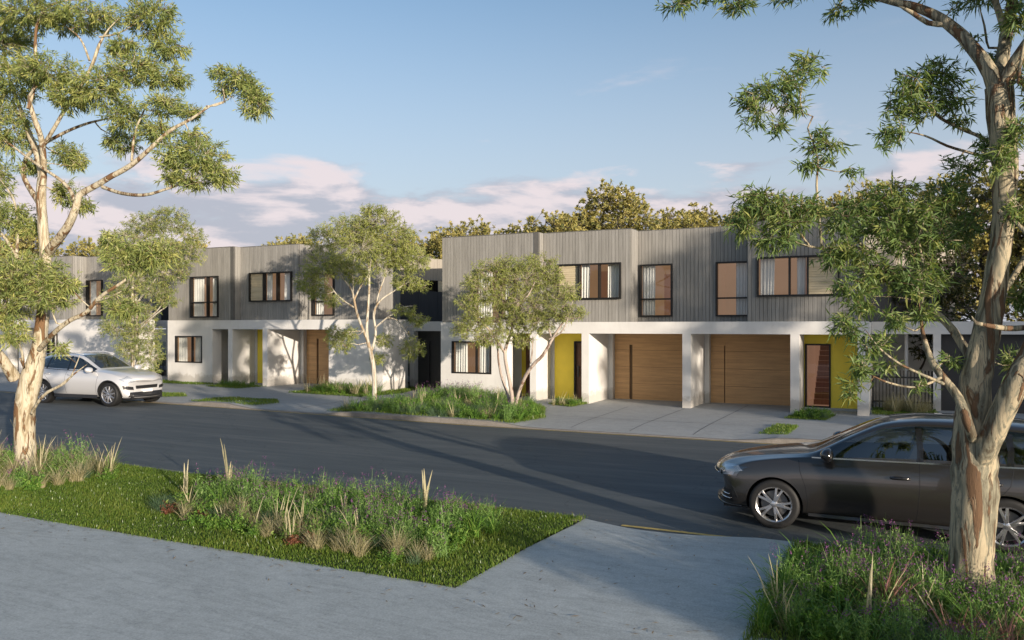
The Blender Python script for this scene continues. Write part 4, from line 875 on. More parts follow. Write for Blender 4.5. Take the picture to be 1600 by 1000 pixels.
STREET_GUM_FORKED = (
 [[(-10.536, 21.895, 0.131, 0.0664), (-10.553, 21.887, 0.522, 0.0631), (-10.624, 21.853, 1.01, 0.0598), (-10.712, 21.811, 1.498, 0.0564), (-10.747, 21.794, 1.85, 0.0531), (-10.764, 22.007, 2.178, 0.0465), (-10.684, 22.157, 2.571, 0.0398), (-10.648, 22.174, 2.967, 0.0332), (-10.577, 22.209, 3.461, 0.0266), (-10.541, 22.226, 4.054, 0.0199), (-10.47, 22.26, 4.548, 0.0133)], [(-10.483, 21.921, 0.131, 0.0531), (-10.335, 21.881, 0.628, 0.0531), (-10.076, 21.784, 1.127, 0.0531), (-9.768, 21.711, 1.522, 0.0498), (-9.47, 21.744, 1.813, 0.0465), (-9.225, 21.751, 2.196, 0.0432), (-8.981, 21.757, 2.576, 0.0365), (-8.74, 21.762, 2.858, 0.0299), (-8.433, 21.799, 2.913, 0.0199), (-8.195, 21.803, 2.95, 0.0133)], [(-8.808, 21.73, 2.764, 0.0266), (-8.672, 21.795, 3.14, 0.0232), (-8.554, 21.852, 3.385, 0.0166)], [(-9.173, 21.775, 2.291, 0.0299), (-9.315, 21.818, 2.632, 0.0266), (-9.337, 21.918, 2.9, 0.0199), (-9.165, 22.001, 3.244, 0.0166)], [(-10.571, 21.879, 0.131, 0.0465), (-10.808, 22.097, 0.594, 0.0432), (-11.058, 22.199, 1.076, 0.0398), (-11.193, 22.245, 1.569, 0.0365), (-11.211, 22.236, 1.97, 0.0332), (-11.265, 22.21, 2.47, 0.0199)], [(-10.747, 21.794, 1.85, 0.0398), (-10.85, 21.522, 2.186, 0.0365), (-11.003, 21.226, 2.574, 0.0332), (-11.151, 20.933, 2.86, 0.0266), (-11.309, 20.746, 3.087, 0.0199)], [(-10.64, 22.067, 2.572, 0.0332), (-10.475, 21.814, 3.059, 0.0332), (-10.215, 21.717, 3.345, 0.0299), (-9.93, 21.744, 3.63, 0.0266), (-9.716, 21.736, 4.009, 0.0199)], [(-10.579, 21.986, 3.062, 0.0266), (-10.685, 21.712, 3.448, 0.0232), (-10.781, 21.555, 3.735, 0.0166)], [(-10.534, 22.118, 3.162, 0.0266), (-10.244, 22.147, 3.454, 0.0266), (-9.89, 22.318, 3.356, 0.0199), (-9.639, 22.328, 3.451, 0.0133)], [(-9.878, 21.769, 1.556, 0.0266), (-9.867, 21.885, 1.995, 0.0232), (-9.908, 21.976, 2.379, 0.0166)], [(-9.259, 21.734, 2.291, 0.0232), (-8.808, 21.73, 2.576, 0.0199), (-8.517, 21.759, 3.419, 0.0133)]],
 [(-10.553, 21.887, 4.525, 0.859, 0.351), (-11.031, 21.324, 4.309, 0.656, 0.424), (-9.883, 22.544, 4.647, 0.593, 0.356), (-10.342, 21.989, 4.135, 0.898, 0.469), (-9.754, 22.495, 3.95, 0.669, 0.512), (-11.112, 21.063, 3.722, 0.612, 0.459), (-11.445, 20.68, 3.334, 0.455, 0.341), (-10.728, 21.581, 3.542, 0.775, 0.465), (-11.236, 20.892, 2.86, 0.609, 0.381), (-11.582, 20.614, 2.575, 0.379, 0.341), (-9.989, 21.826, 3.249, 0.81, 0.501), (-9.092, 21.926, 3.337, 0.533, 0.457), (-8.675, 21.905, 3.709, 0.34, 0.34), (-10.641, 21.845, 2.865, 0.82, 0.43), (-10.944, 21.366, 2.381, 0.617, 0.347), (-9.601, 21.902, 2.766, 0.691, 0.384), (-10.247, 21.924, 2.281, 0.389, 0.311), (-8.723, 21.771, 3.046, 0.451, 0.263), (-8.348, 21.84, 3.082, 0.262, 0.225), (-11.198, 21.021, 2.287, 0.383, 0.268), (-11.456, 20.897, 4.009, 0.383, 0.268), (-9.41, 22.438, 4.232, 0.43, 0.312)])
STREET_GUM_BEHIND_CAR = (
 [[(-28.386, 22.836, -0.027, 0.0793), (-28.386, 22.836, 0.819, 0.0744), (-28.386, 22.836, 1.877, 0.0694), (-28.41, 22.824, 2.934, 0.0644), (-28.41, 22.824, 3.992, 0.0595), (-28.645, 23.044, 4.804, 0.0496), (-28.924, 23.02, 5.614, 0.0297)], [(-28.219, 22.916, -0.027, 0.0744), (-28.219, 22.916, 0.952, 0.0694), (-28.243, 22.904, 2.141, 0.0644), (-28.267, 22.893, 3.463, 0.0595), (-28.267, 22.893, 4.388, 0.0496), (-27.844, 22.764, 5.159, 0.0397), (-27.57, 22.785, 5.935, 0.0297), (-27.57, 22.785, 6.457, 0.0198)], [(-28.267, 22.893, 3.595, 0.0446), (-27.655, 22.855, 4.111, 0.0397), (-27.204, 22.85, 4.493, 0.0347), (-26.756, 22.844, 4.999, 0.0248)], [(-28.243, 22.904, 2.617, 0.0397), (-27.476, 22.83, 3.01, 0.0347), (-26.98, 22.847, 3.319, 0.0297), (-26.58, 22.818, 3.65, 0.0198)], [(-28.3, 22.766, 0.693, 0.0397), (-28.417, 22.376, 0.633, 0.0347), (-28.57, 22.081, 0.386, 0.0297)], [(-27.929, 22.834, 2.617, 0.0347), (-27.003, 22.836, 3.189, 0.0297), (-26.523, 22.957, 3.498, 0.0198)]],
 [(-27.981, 23.031, 6.9, 0.899, 0.476), (-26.853, 23.242, 7.255, 0.891, 0.367), (-26.347, 23.375, 6.796, 0.679, 0.366), (-25.829, 23.624, 6.379, 0.575, 0.366), (-28.457, 22.801, 6.16, 1.005, 0.635), (-27.136, 23.105, 5.945, 1.048, 0.576), (-26.031, 23.416, 5.664, 0.833, 0.573), (-29.318, 22.719, 5.605, 0.8, 0.587), (-27.981, 23.031, 5.314, 1.005, 0.529), (-26.7, 23.204, 4.89, 0.888, 0.522), (-28.457, 22.801, 4.521, 0.899, 0.529), (-27.17, 22.978, 4.106, 0.836, 0.418), (-26.606, 23.028, 3.708, 0.519, 0.311), (-29.109, 22.709, 3.867, 0.745, 0.585), (-28.048, 22.777, 3.196, 0.946, 0.526), (-28.934, 22.571, 2.67, 0.793, 0.582), (-27.726, 22.821, 2.277, 0.786, 0.576), (-27.406, 22.864, 1.495, 0.575, 0.522), (-28.457, 22.801, 1.745, 0.687, 0.529), (-27.288, 22.921, 0.842, 0.366, 0.209), (-27.505, 23.26, 6.768, 0.661, 0.37)])

# ------------------------------------------------------------------ trees
def leaf_quads(tips, dirs, n_per, length, width, rs, droop=0.25, spread=0.95, back=0.16):
    """lanceolate leaves in sprays round each twig tip; returns (n,4,3)"""
    k = len(tips)
    T = np.repeat(tips, n_per, 0); D = np.repeat(dirs, n_per, 0); n = len(T)
    base = T - D * (rs.random((n, 1)) * back) + rs.normal(0, .012, (n, 3))
    d = D * 0.6 + rs.normal(0, 1, (n, 3)) * spread * 0.62
    d[:, 2] -= droop * rs.random(n) * 1.6
    d /= np.linalg.norm(d, axis=1, keepdims=True) + 1e-9
    L = length * (0.6 + 0.65 * rs.random((n, 1)))
    side = np.cross(d, rs.normal(0, 1, (n, 3))); side /= np.linalg.norm(side, axis=1, keepdims=True) + 1e-9
    up = np.cross(side, d)
    w = width * (0.75 + 0.5 * rs.random((n, 1)))
    bend = np.array([0, 0, -1.0]) * L * 0.10
    tip = base + d * L + bend
    mid = base + d * L * 0.45 + up * L * 0.05
    V = np.stack([base, mid + side * w * .5, tip, mid - side * w * .5], 1)
    return V
def ell_points(rs, c, r3, n, shell=0.45):
    v = rs.normal(0, 1, (n, 3)); v /= np.linalg.norm(v, axis=1, keepdims=True)
    rad = (shell + (1 - shell) * rs.random((n, 1))) ** 0.7
    return c + v * rad * r3
def build_tree(name, label, data, bark, leafm, leaf_len, leaf_w, cov, seed, base, depth_f=1.0, sides=10, twig_r=0.0035, per=14, group=None, lump=.10, step=.12, droop=.35, cat='tree'):
    limbs, clusters = data
    rnd = random.Random(seed); rs = np.random.RandomState(seed)
    root = thing(name, label, cat, base, 0, group)
    off = np.array(base)
    tb, bb = MB(), MB()
    skel = []; thick_r = max(l[0][3] for l in limbs)
    for pts in limbs:
        q = crom(pts, step)
        a = np.array(q)
        if limbs.index(pts) > 0:                                   # limbs thin out towards their tips
            s_ = np.linspace(0, 1, len(a)); a[:, 3] *= np.clip((1 - s_) / .22, 0, 1) * .72 + .28
        p = a[:, :3] - off; r = a[:, 3]
        # small kinks so that limbs do not read as bent pipe
        jit = rs.normal(0, 1, p.shape) * (r[:, None] * 0.025)
        jit[0] = 0
        p = p + jit
        n = sides if r.max() > .05 else (8 if r.max() > .02 else 6)
        if r.max() > 0.12: n = 22
        tgt = tb if r.max() > thick_r * 0.16 else bb
        tgt.tube(p, r, n, True, lump if r.max() > .02 else 0, rnd)
        for pp, rr in zip(p, r): skel.append((pp[0], pp[1], pp[2], rr))
    S = np.array(skel); Sp = S[:, :3]; Sr = S[:, 3]
    tips, dirs = [], []
    for (cx, cy, cz, rx, rz) in clusters:
        c = np.array((cx, cy, cz)) - off
        ry = 0.5 * (rx + rz) * depth_f
        r3 = np.array([rx, ry, rz])
        # attach to the nearest limb, preferring one below
        dd = np.linalg.norm(Sp - c, axis=1) + np.maximum(0, Sp[:, 2] - c[2]) * 0.7 + (Sr > .08) * .15
        i = int(np.argmin(dd)); p0 = Sp[i]; r0 = min(Sr[i] * .7, .006 + .016 * (rx + rz))
        v = c - p0; Lb = np.linalg.norm(v)
        area = math.pi * rx * rz
        n_leaf = cov * area / (leaf_len * leaf_w * 0.55)
        n_tip = max(4, int(n_leaf / per))
        ends = ell_points(rs, c, r3 * 1.14, n_tip, .3)
        hub = c - np.array([0, 0, rz * .35]) - v / (Lb + 1e-6) * min(Lb, rx) * .35
        if Lb > 0.05:
            m1 = p0 + (hub - p0) * .4 + rs.normal(0, .08, 3) * Lb + np.array([0, 0, -.04 * Lb])
            m2 = p0 + (hub - p0) * .75 + rs.normal(0, .05, 3) * Lb
            line = np.array([np.append(q_, rr) for q_, rr in ((p0, r0), (m1, r0 * .8), (m2, r0 * .62), (hub, r0 * .5))])
            bb.tube([q_[:3] for q_ in crom(line, max(.06, Lb / 8))], [q_[3] for q_ in crom(line, max(.06, Lb / 8))], 6)
        # second order
        n_sub = max(2, min(7, n_tip // 6))
        subs = []
        se = ell_points(rs, c, r3 * .6, n_sub)
        for e in se:
            m = (hub + e) / 2 + rs.normal(0, .06, 3) * (rx + rz)
            bb.tube([hub, m, e], [r0 * .45, r0 * .35, r0 * .22], 5)
            subs += [m, e, (m + e) / 2]
        subs = np.array(subs)
        for e in ends:
            j = int(np.argmin(np.linalg.norm(subs - e, axis=1)))
            s = subs[j]; m = (s + e) / 2 + rs.normal(0, .03, 3)
            bb.tube([s, m, e], [twig_r * 1.4, twig_r, twig_r * .6], 3, False)
            d = (e - m) * 1.0; d = d / (np.linalg.norm(d) + 1e-6) * .6 + (e - c) / (np.linalg.norm(e - c) + 1e-6) * .5 + np.array([0, 0, .18])
            tips.append(e); dirs.append(d / (np.linalg.norm(d) + 1e-6))
    tips = np.array(tips); dirs = np.array(dirs)
    V = leaf_quads(tips, dirs, per, leaf_len, leaf_w, rs, droop)
    per_tip = rs.normal(0.5, .17, len(tips))
    shade = np.clip(np.repeat(per_tip, per) + rs.normal(0, .15, len(V)), 0, 1)
    tb.link('trunk', bark, root, smooth=True)
    bb.link('branches', bark, root, smooth=True, kind='stuff')
    place('crown', quad_mesh('crown', V, shade, leafm), root)['kind'] = 'stuff'
    return root
build_tree('gum_tree', 'large cream-barked gum on the left verge, its olive crown over the silver car', GUM_LEFT, M['bark_pale'], M['leaf_left'], .115, .018, 4.4, 11, (-14.0, 9.0, .05), 1.1, lump=.07)
build_tree('gum_tree', 'massive peeling grey gum standing before the black car', GUM_RIGHT, M['bark_grey'], M['leaf_right'], .112, .0165, 3.2, 12, (.66, 8.75, .05), 1.1, sides=12, step=.07, per=13, lump=.07)
build_tree('gum_tree', 'slender white-trunked street tree in front of the blank white end wall', STREET_GUM_MIDDLE, M['bark_white'], M['leaf_street'], .12, .019, 2.5, 13, (-16.4, 22.96, .08), 1.1, sides=9, twig_r=.004, per=12)
build_tree('gum_tree', 'small forked three-stemmed street tree in the planted bed before the near row', STREET_GUM_FORKED, M['bark_pink'], M['leaf_street'], .10, .015, 2.1, 14, (-10.5, 21.8, .05), 1.1, sides=8, twig_r=.004, per=12)
build_tree('gum_tree', 'twin-stemmed slim white street tree behind the silver car', STREET_GUM_BEHIND_CAR, M['bark_white'], M['leaf_left'], .125, .02, 2.2, 15, (-28.4, 22.9, .18), 1.1, sides=8, twig_r=.005, per=12)

def generic_tree(name, label, base, h, crown_r, bark, leafm, seed, lobes=14, leaf=.30, lw=.17, cov=1.2, group=None, trunk_r=.22, low=.4, flat=.8, droop=.15, per=9):
    """a whole tree given only by its height and spread"""
    rnd = random.Random(seed)
    bx, by, bz = base
    limbs = []
    top = h * .72
    pts = [(bx, by, bz, trunk_r)]
    x, y = bx, by
    for k in range(1, 6):
        x += rnd.uniform(-.05, .05) * h * .5; y += rnd.uniform(-.05, .05) * h * .5
        pts.append((x, y, bz + top * k / 5, trunk_r * (1 - .14 * k)))
    limbs.append(pts)
    cl = []
    for k in range(lobes):
        a = 2.4 * k + rnd.uniform(-.4, .4); t = (k + .5) / lobes
        zz = bz + h * (low + (1 - low) * (t ** .8)) - .4
        rr = crown_r * math.sqrt(max(.05, 1 - (2 * t - .75) ** 2 * .55)) * rnd.uniform(.45, .85)
        cx, cy = bx + math.cos(a) * rr, by + math.sin(a) * rr
        s = crown_r * rnd.uniform(.30, .50)
        cl.append((cx, cy, zz, s, s * flat))
        j = min(5, max(1, int(((zz - bz) / top) * 5 * .75)))
        p = pts[j]
        limbs.append([(p[0], p[1], p[2], p[3] * .5), ((p[0] + cx) / 2, (p[1] + cy) / 2, (p[2] + zz) / 2 - .2, p[3] * .35), (cx, cy, zz - s * .4, .03)])
    return build_tree(name, label, (limbs, cl), bark, leafm, leaf, lw, cov, seed, base, 1.0, sides=8, twig_r=.012, per=per, group=group, step=.5, lump=.06, droop=droop)
# golden trees behind the houses: (x, y, height, crown radius)
BACK = [(-31.0, 46.0, 8.8, 2.8, 'small golden tree just left of the near roof corner'), (-22.0, 47.0, 9.0, 2.8, 'low golden tree peeking over the left part of the near roof'), (-39.5, 45.5, 8.8, 2.6, 'small golden tree over the middle row roof, left of the pale tree'), (-11.5, 49.0, 9.5, 2.8, 'golden tree low over the near roof right of centre'), (-19.0, 46.0, 9.6, 2.6, 'golden tree close behind the centre of the near roof'),
        (-23.0, 58.0, 10.2, 3.6, 'golden tree in the far line between the gap and the tall tree'), (-10.0, 60.0, 11.0, 3.6, 'golden tree in the far line right of the tallest tree'), (-33.5, 55.0, 9.8, 3.2, 'golden tree in the far line left of the gap'), (-47.0, 52.0, 9.4, 3.2, 'golden tree in the far line above the middle row left end'), (-4.5, 57.0, 10.8, 3.6, 'golden tree in the far line above the right end house'),
        (-20.5, 56.5, 10.6, 3.6, 'broad golden tree behind the roof, right of the near row party wall'), (-17.2, 51.5, 11.9, 3.4, 'tallest golden tree rising above the middle of the near roof'), (-28.2, 50.5, 9.8, 3.3, 'golden tree rising in the gap above the set-back house'),
        (-25.0, 54.5, 9.6, 2.8, 'small green-gold tree behind the left end of the near roof'), (-13.0, 55.0, 10.4, 3.2, 'golden tree behind the near roof, right of the tallest one'), (-42.5, 49.0, 9.4, 3.2, 'golden tree behind the middle row roof'),
        (-37.0, 50.0, 9.6, 3.0, 'golden tree hidden behind the pale street tree crown'), (-57.0, 43.0, 9.4, 3.6, 'golden tree behind the far row roof, left of the slim trunks'), (-63.0, 40.0, 10.0, 3.8, 'golden tree at the far left behind the big gum'),
        (-51.0, 46.0, 9.2, 3.2, 'golden tree behind the far row, right of its neighbour'), (-7.0, 53.0, 10.6, 3.2, 'golden tree glimpsed above the right end of the near roof'), (-1.5, 50.0, 10.2, 3.6, 'golden tree seen through leaves behind the right end house'),
        (3.8, 45.0, 9.8, 3.6, 'golden tree seen left of the big right trunk'), (8.5, 43.0, 10.5, 3.8, 'golden tree seen right of the big right trunk')]
for k, (x, y, h, cr, lab) in enumerate(BACK):
    generic_tree('golden_tree', lab, (x, y, .1), h, cr, M['bark_dark'], M['leaf_gold'], 100 + k, lobes=28, leaf=.20, lw=.10, cov=2.3, low=.38, per=14)
generic_tree('dark_tree', 'dense dark tree with a few yellow leaves behind the right fence', (.6, 31.5, 0), 7.2, 2.1, M['bark_dark'], M['leaf_dark'], 140, lobes=20, leaf=.20, lw=.06, cov=2.4, low=.2, trunk_r=.12)
# street trees further along the near verge and an added bush, all out of view: they shade the scene
SHADE = [(3.6, 8.8, 9.8, 1.6), (26.3, 8.7, 11.0, 3.0), (33.0, 8.9, 11.0, 3.4), (9.6, 1.0, 2.7, 1.0), (40.0, 9.2, 11.0, 3.6)]  # lowest entry is the bush, added to shade the near driveway
for k, (x, y, h, cr) in enumerate(SHADE):
    generic_tree('shade_tree', 'unseen gum tree or bush further along the street to the right', (x, y, 0), h, cr, M['bark_white'], M['leaf_right'], 200 + k, lobes=16, leaf=.24, lw=.06, cov=3.0, low=.34, trunk_r=.16, group='unseen gum trees and bush further along the street to the right')

# ------------------------------------------------------------------ plants
def blades(rs, n, L, w, base_r, lean, curl, seg=3, taper=True):
    """n arching blades from a common foot -> (n*seg,4,3), blade id"""
    az = rs.random(n) * 2 * np.pi
    ln = L * (0.55 + 0.6 * rs.random(n))
    le = lean * rs.random(n) ** 0.8
    br = base_r * np.sqrt(rs.random(n)); ba = rs.random(n) * 2 * np.pi
    B = np.stack([br * np.cos(ba), br * np.sin(ba), np.zeros(n)], 1)
    H = np.stack([np.cos(az), np.sin(az), np.zeros(n)], 1)
    S = np.stack([-np.sin(az), np.cos(az), np.zeros(n)], 1)
    twist = rs.normal(0, .6, (n, 1)); S = S * np.cos(twist) + H * np.sin(twist)
    out = []; p = B.copy(); ang = le.copy()
    w0 = w * (0.7 + 0.6 * rs.random((n, 1)))
    for k in range(seg):
        d = H * np.sin(ang)[:, None] + np.array([0, 0, 1.0]) * np.cos(ang)[:, None]
        q = p + d * (ln / seg)[:, None]
        f0 = 1 - (k / seg) ** 2 * .8 if taper else 1
        f1 = 1 - ((k + 1) / seg) ** 2 * .92 if taper else 1
        out.append(np.stack([p - S * w0 * f0 / 2, p + S * w0 * f0 / 2, q + S * w0 * f1 / 2, q - S * w0 * f1 / 2], 1))
        p = q; ang = ang + curl * (0.4 + rs.random(n)) / seg
    V = np.concatenate(out, 0)
    return V, np.tile(np.arange(n), seg), p
def bshade(rs, ids, mean=.5, sd=.22):
    v = np.clip(rs.normal(mean, sd, ids.max() + 1), 0, 1); return v[ids]
def plant_mesh(kind, seed):
    rs = np.random.RandomState(seed)
    if kind == 'feather_grass':
        V, i, t = blades(rs, 120, .36, .0045, .05, .65, .9)
        return quad_mesh(kind, V, bshade(rs, i, .55, .25), M['straw'])
    if kind == 'plume_grass':
        V, i, t = blades(rs, 60, .34, .006, .06, .7, 1.0)
        s = bshade(rs, i, .3, .2)
        W, j, t2 = blades(rs, 5, .56, .019, .05, .5, .3, 5)
        f = np.clip(rs.normal(.85, .08, len(W)), 0, 1)
        return quad_mesh(kind, np.concatenate([V, W]), np.concatenate([s, f]), M['straw'])
    if kind == 'tall_plume':
        V, i, t = blades(rs, 30, .34, .006, .05, .6, .8); s = bshade(rs, i, .35, .2)
        W, j, t2 = blades(rs, 3, .82, .05, .03, .12, .22, 6); W2, j2, t3 = blades(rs, 3, .78, .045, .03, .12, .22, 6)
        return quad_mesh(kind, np.concatenate([V, W, W2]), np.concatenate([s, np.full(len(W) + len(W2), .8)]), M['straw'])
    if kind == 'strap_grass':
        V, i, t = blades(rs, 46, .50, .015, .07, .75, 1.5, 4)
        return quad_mesh(kind, V, bshade(rs, i, .5, .22), M['strap'])
    if kind == 'sedge':
        V, i, t = blades(rs, 150, .32, .006, .10, .95, 1.1)
        return quad_mesh(kind, V, bshade(rs, i, .45, .25), M['sedge'])
    if kind == 'pink_grass':
        V, i, t = blades(rs, 110, .46, .0055, .06, .75, .8)
        W, j, t2 = blades(rs, 9, .52, .020, .05, .6, .5, 5)
        return quad_mesh(kind, np.concatenate([V, W]), np.concatenate([bshade(rs, i, .35, .25), np.full(len(W), .8)]), M['pinkgrass'])
    if kind in ('rusty_clump', 'green_clump'):
        big = kind == 'green_clump'
        n = 26 if big else 14
        V, i, t = blades(rs, n, .26 if big else .16, .005, .07, .8, .5, 4)
        ids = rs.randint(0, n, n * 16); fr = .1 + rs.random(len(ids)) * .95
        P_ = V[:n, 0][ids] + (t[ids] - V[:n, 0][ids]) * fr[:, None]
        L = leaf_quads(P_, np.tile([0, 0, 1.0], (len(ids), 1)), 1, .055 if big else .04, .017, rs, .1, .9, .0)
        return quad_mesh(kind, np.concatenate([V, L]), np.concatenate([bshade(rs, i, .3, .2), np.clip(rs.normal(.5, .25, len(L)), 0, 1)]), M['strap'] if big else M['rust'])
    if kind == 'lavender':
        n = 34
        V, i, t = blades(rs, n, .46, .006, .10, .45, .25, 4)
        s = bshade(rs, i, .45, .2)
        # side leaves along the stems
        ids = rs.randint(0, n, n * 14); fr = rs.random(len(ids)) * .8
        base = V[:n, 0] ; top = t
        P_ = base[ids] + (top[ids] - base[ids]) * fr[:, None]
        L = leaf_quads(P_, np.tile([0, 0, 1.0], (len(ids), 1)), 1, .055, .009, rs, .0, .8, .0)
        ls = np.clip(rs.normal(.55, .25, len(L)), 0, 1)
        fl = t[rs.permutation(n)[:int(n * .33)]]
        F_ = np.repeat(fl, 9, 0) + rs.normal(0, .0035, (len(fl) * 9, 3)) + np.array([0, 0, 1.0]) * (rs.random((len(fl) * 9, 1)) * .055 - .035)
        Fq = leaf_quads(F_, np.tile([0, 0, 1.0], (len(F_), 1)), 1, .017, .010, rs, .0, .8, .0)
        W = np.concatenate([V, L, Fq]); sh = np.concatenate([s, ls, rs.random(len(Fq))])
        mi = np.concatenate([np.zeros(len(V) + len(L)), np.ones(len(Fq))])
        return quad_mesh(kind, W, sh, [M['lavender'], M['flower']], mi)
PM = {k: [plant_mesh(k, 500 + 7 * j + len(k)) for j in range(5)] for k in ('feather_grass', 'plume_grass', 'tall_plume', 'strap_grass', 'sedge', 'pink_grass', 'rusty_clump', 'green_clump', 'lavender')}
PN = {'feather_grass': ('feather_grass', 'pale feathery grass tuft', 'grass tuft'), 'plume_grass': ('plume_grass', 'straw grass tuft with pale plumes', 'grass tuft'), 'tall_plume': ('plume_grass', 'grass tuft with a tall pointed pale plume', 'grass tuft'),
      'strap_grass': ('strap_leaf_plant', 'green strap-leaved clump', 'plant'), 'sedge': ('sedge', 'blue-green sedge mound', 'plant'), 'pink_grass': ('fountain_grass', 'pinkish fountain grass tuft', 'grass tuft'),
      'rusty_clump': ('rusty_shrublet', 'low rust-red leafy clump', 'plant'), 'green_clump': ('leafy_clump', 'low green leafy clump', 'plant'), 'lavender': ('lavender', 'purple-tipped lavender', 'lavender')}
prnd = random.Random(77)
SPOTS = {'of the middle verge bed': (-9.6, -4.5, 7.6, 9.8), 'of the middle bed front edge': (-9.6, -4.4, 7.3, 8.7), 'of the left tree bed': (-16, -12.3, 7.5, 10), 'of the right tree bed': (-1.05, 2.2, 6.9, 9.95),
         'of the far kerbside bed': (-15.3, -9.2, 19.5, 23.4), 'of the near wall bed': (-15, -12, 23.2, 25.2), 'of the blank wall bed': (-20.4, -17.6, 23.9, 25.3)}
def spot(x, y, where):
    """where in its bed a plant stands, in words"""
    if where not in SPOTS: return ''
    x0, x1, y0, y1 = SPOTS[where]
    a = ('left end', 'left half', 'middle', 'right half', 'right end')[max(0, min(4, int(5 * (x - x0) / (x1 - x0))))]
    c = ('front', 'centre', 'back')[max(0, min(2, int(3 * (y - y0) / (y1 - y0))))]
    return 'at the ' + c + ' ' + a + ' ' if c != 'centre' else 'at the ' + a + ' '
def plant(kind, x, y, where, s=1.0, z=None):
    nm, lab, cat = PN[kind]
    me = prnd.choice(PM[kind])
    o = place(nm, me, None, (x, y, (lawn_z(x) - .01) if z is None else z))
    k = s * prnd.uniform(.8, 1.2)
    o.rotation_euler = (prnd.uniform(-.08, .08), prnd.uniform(-.08, .08), prnd.uniform(0, 6.28))
    o.scale = (k, k, k * prnd.uniform(.9, 1.1))
    size = 'small ' if k < .85 * s else ('big ' if k > 1.08 * s else '')
    return tag(o, size + lab + ' ' + spot(x, y, where) + where, cat, kind.replace('_', ' ') + ' plants ' + where)
def scatter(where, region, counts, s=1.0, gap=.14):
    """region: function giving a random (x, y); counts: {kind: n}"""
    pts = []
    order = [k for k, n in counts.items() for _ in range(n)]
    prnd.shuffle(order)
    for kind in order:
        for _ in range(30):
            x, y = region()
            g = gap * (.5 if kind in ('rusty_clump', 'feather_grass') else 1)
            if all((x - a) ** 2 + (y - c) ** 2 > g * g for a, c in pts): break
        pts.append((x, y)); plant(kind, x, y, where, s)
def quadr(pts):
    """random point in a convex polygon"""
    def f():
        while True:
            xs = [p[0] for p in pts]; ys = [p[1] for p in pts]
            x, y = prnd.uniform(min(xs), max(xs)), prnd.uniform(min(ys), max(ys))
            sg = [(b_[0] - a_[0]) * (y - a_[1]) - (b_[1] - a_[1]) * (x - a_[0]) for a_, b_ in zip(pts, pts[1:] + pts[:1])]
            if all(q >= 0 for q in sg) or all(q <= 0 for q in sg): return x, y
    return f
# middle verge bed: lavender drift at the back, pale tufts along the front
scatter('of the middle verge bed', quadr([(-9.3, 8.5), (-5.2, 7.75), (-4.7, 9.3), (-6.8, 9.75), (-9.6, 9.6)]), {'lavender': 56, 'green_clump': 16, 'strap_grass': 22, 'feather_grass': 8}, .92, .17)
scatter('of the middle verge bed', quadr([(-6.6, 7.9), (-4.6, 7.7), (-4.5, 9.0), (-5.6, 9.6)]), {'strap_grass': 16, 'lavender': 10, 'green_clump': 8}, .9, .17)
scatter('of the middle bed front edge', quadr([(-9.6, 8.0), (-7.8, 7.45), (-4.6, 7.3), (-4.4, 7.9), (-6, 8.0), (-9.3, 8.7)]), {'feather_grass': 26, 'plume_grass': 9, 'rusty_clump': 10, 'sedge': 8, 'green_clump': 18}, .85, .2)
for x, y, s in ((-9.35, 9.25, 1.0), (-5.75, 9.2, .92), (-6.65, 8.6, .62), (-9.9, 8.9, .6)): plant('tall_plume', x, y, 'of the middle verge bed', s)
# bed round the left tree
scatter('of the left tree bed', quadr([(-17, 7.4), (-12.2, 7.9), (-11.9, 9.2), (-12.9, 10.0), (-17, 10.0)]), {'plume_grass': 34, 'feather_grass': 46, 'green_clump': 20, 'lavender': 12, 'sedge': 4, 'strap_grass': 6}, 1.1, .18)
# bed round the right tree
def bed_r(): 
    x = prnd.uniform(-1.05, 3.9); return x, prnd.uniform(7.0, 9.95)
scatter('of the right tree bed', quadr([(-.7, 8.0), (1.3, 8.1), (1.4, 9.9), (-.4, 9.75)]), {'lavender': 50, 'green_clump': 16, 'strap_grass': 20}, .9, .13)
scatter('of the right tree bed', quadr([(-1.05, 7.0), (-.1, 7.0), (-.2, 8.9), (-1.0, 9.3)]), {'strap_grass': 22, 'green_clump': 16, 'lavender': 8, 'sedge': 5}, .88, .16)
scatter('of the right tree bed', quadr([(-.2, 6.9), (1.6, 6.9), (1.9, 8.3), (-.2, 8.2)]), {'sedge': 14, 'pink_grass': 12, 'lavender': 22, 'strap_grass': 12, 'plume_grass': 5, 'rusty_clump': 6, 'green_clump': 18}, .9, .15)
scatter('of the right tree bed', quadr([(1.2, 8.3), (3.9, 8.6), (3.9, 9.9), (1.3, 9.9)]), {'strap_grass': 16, 'plume_grass': 12, 'feather_grass': 6, 'lavender': 14, 'green_clump': 16, 'pink_grass': 6}, .9, .2)
for x, y in ((-.95, 7.45), (-.85, 7.2), (-1.02, 7.75), (.25, 8.55), (-.05, 9.3), (.35, 7.7), (1.15, 7.6)): plant('plume_grass', x, y, 'of the right tree bed', .8)
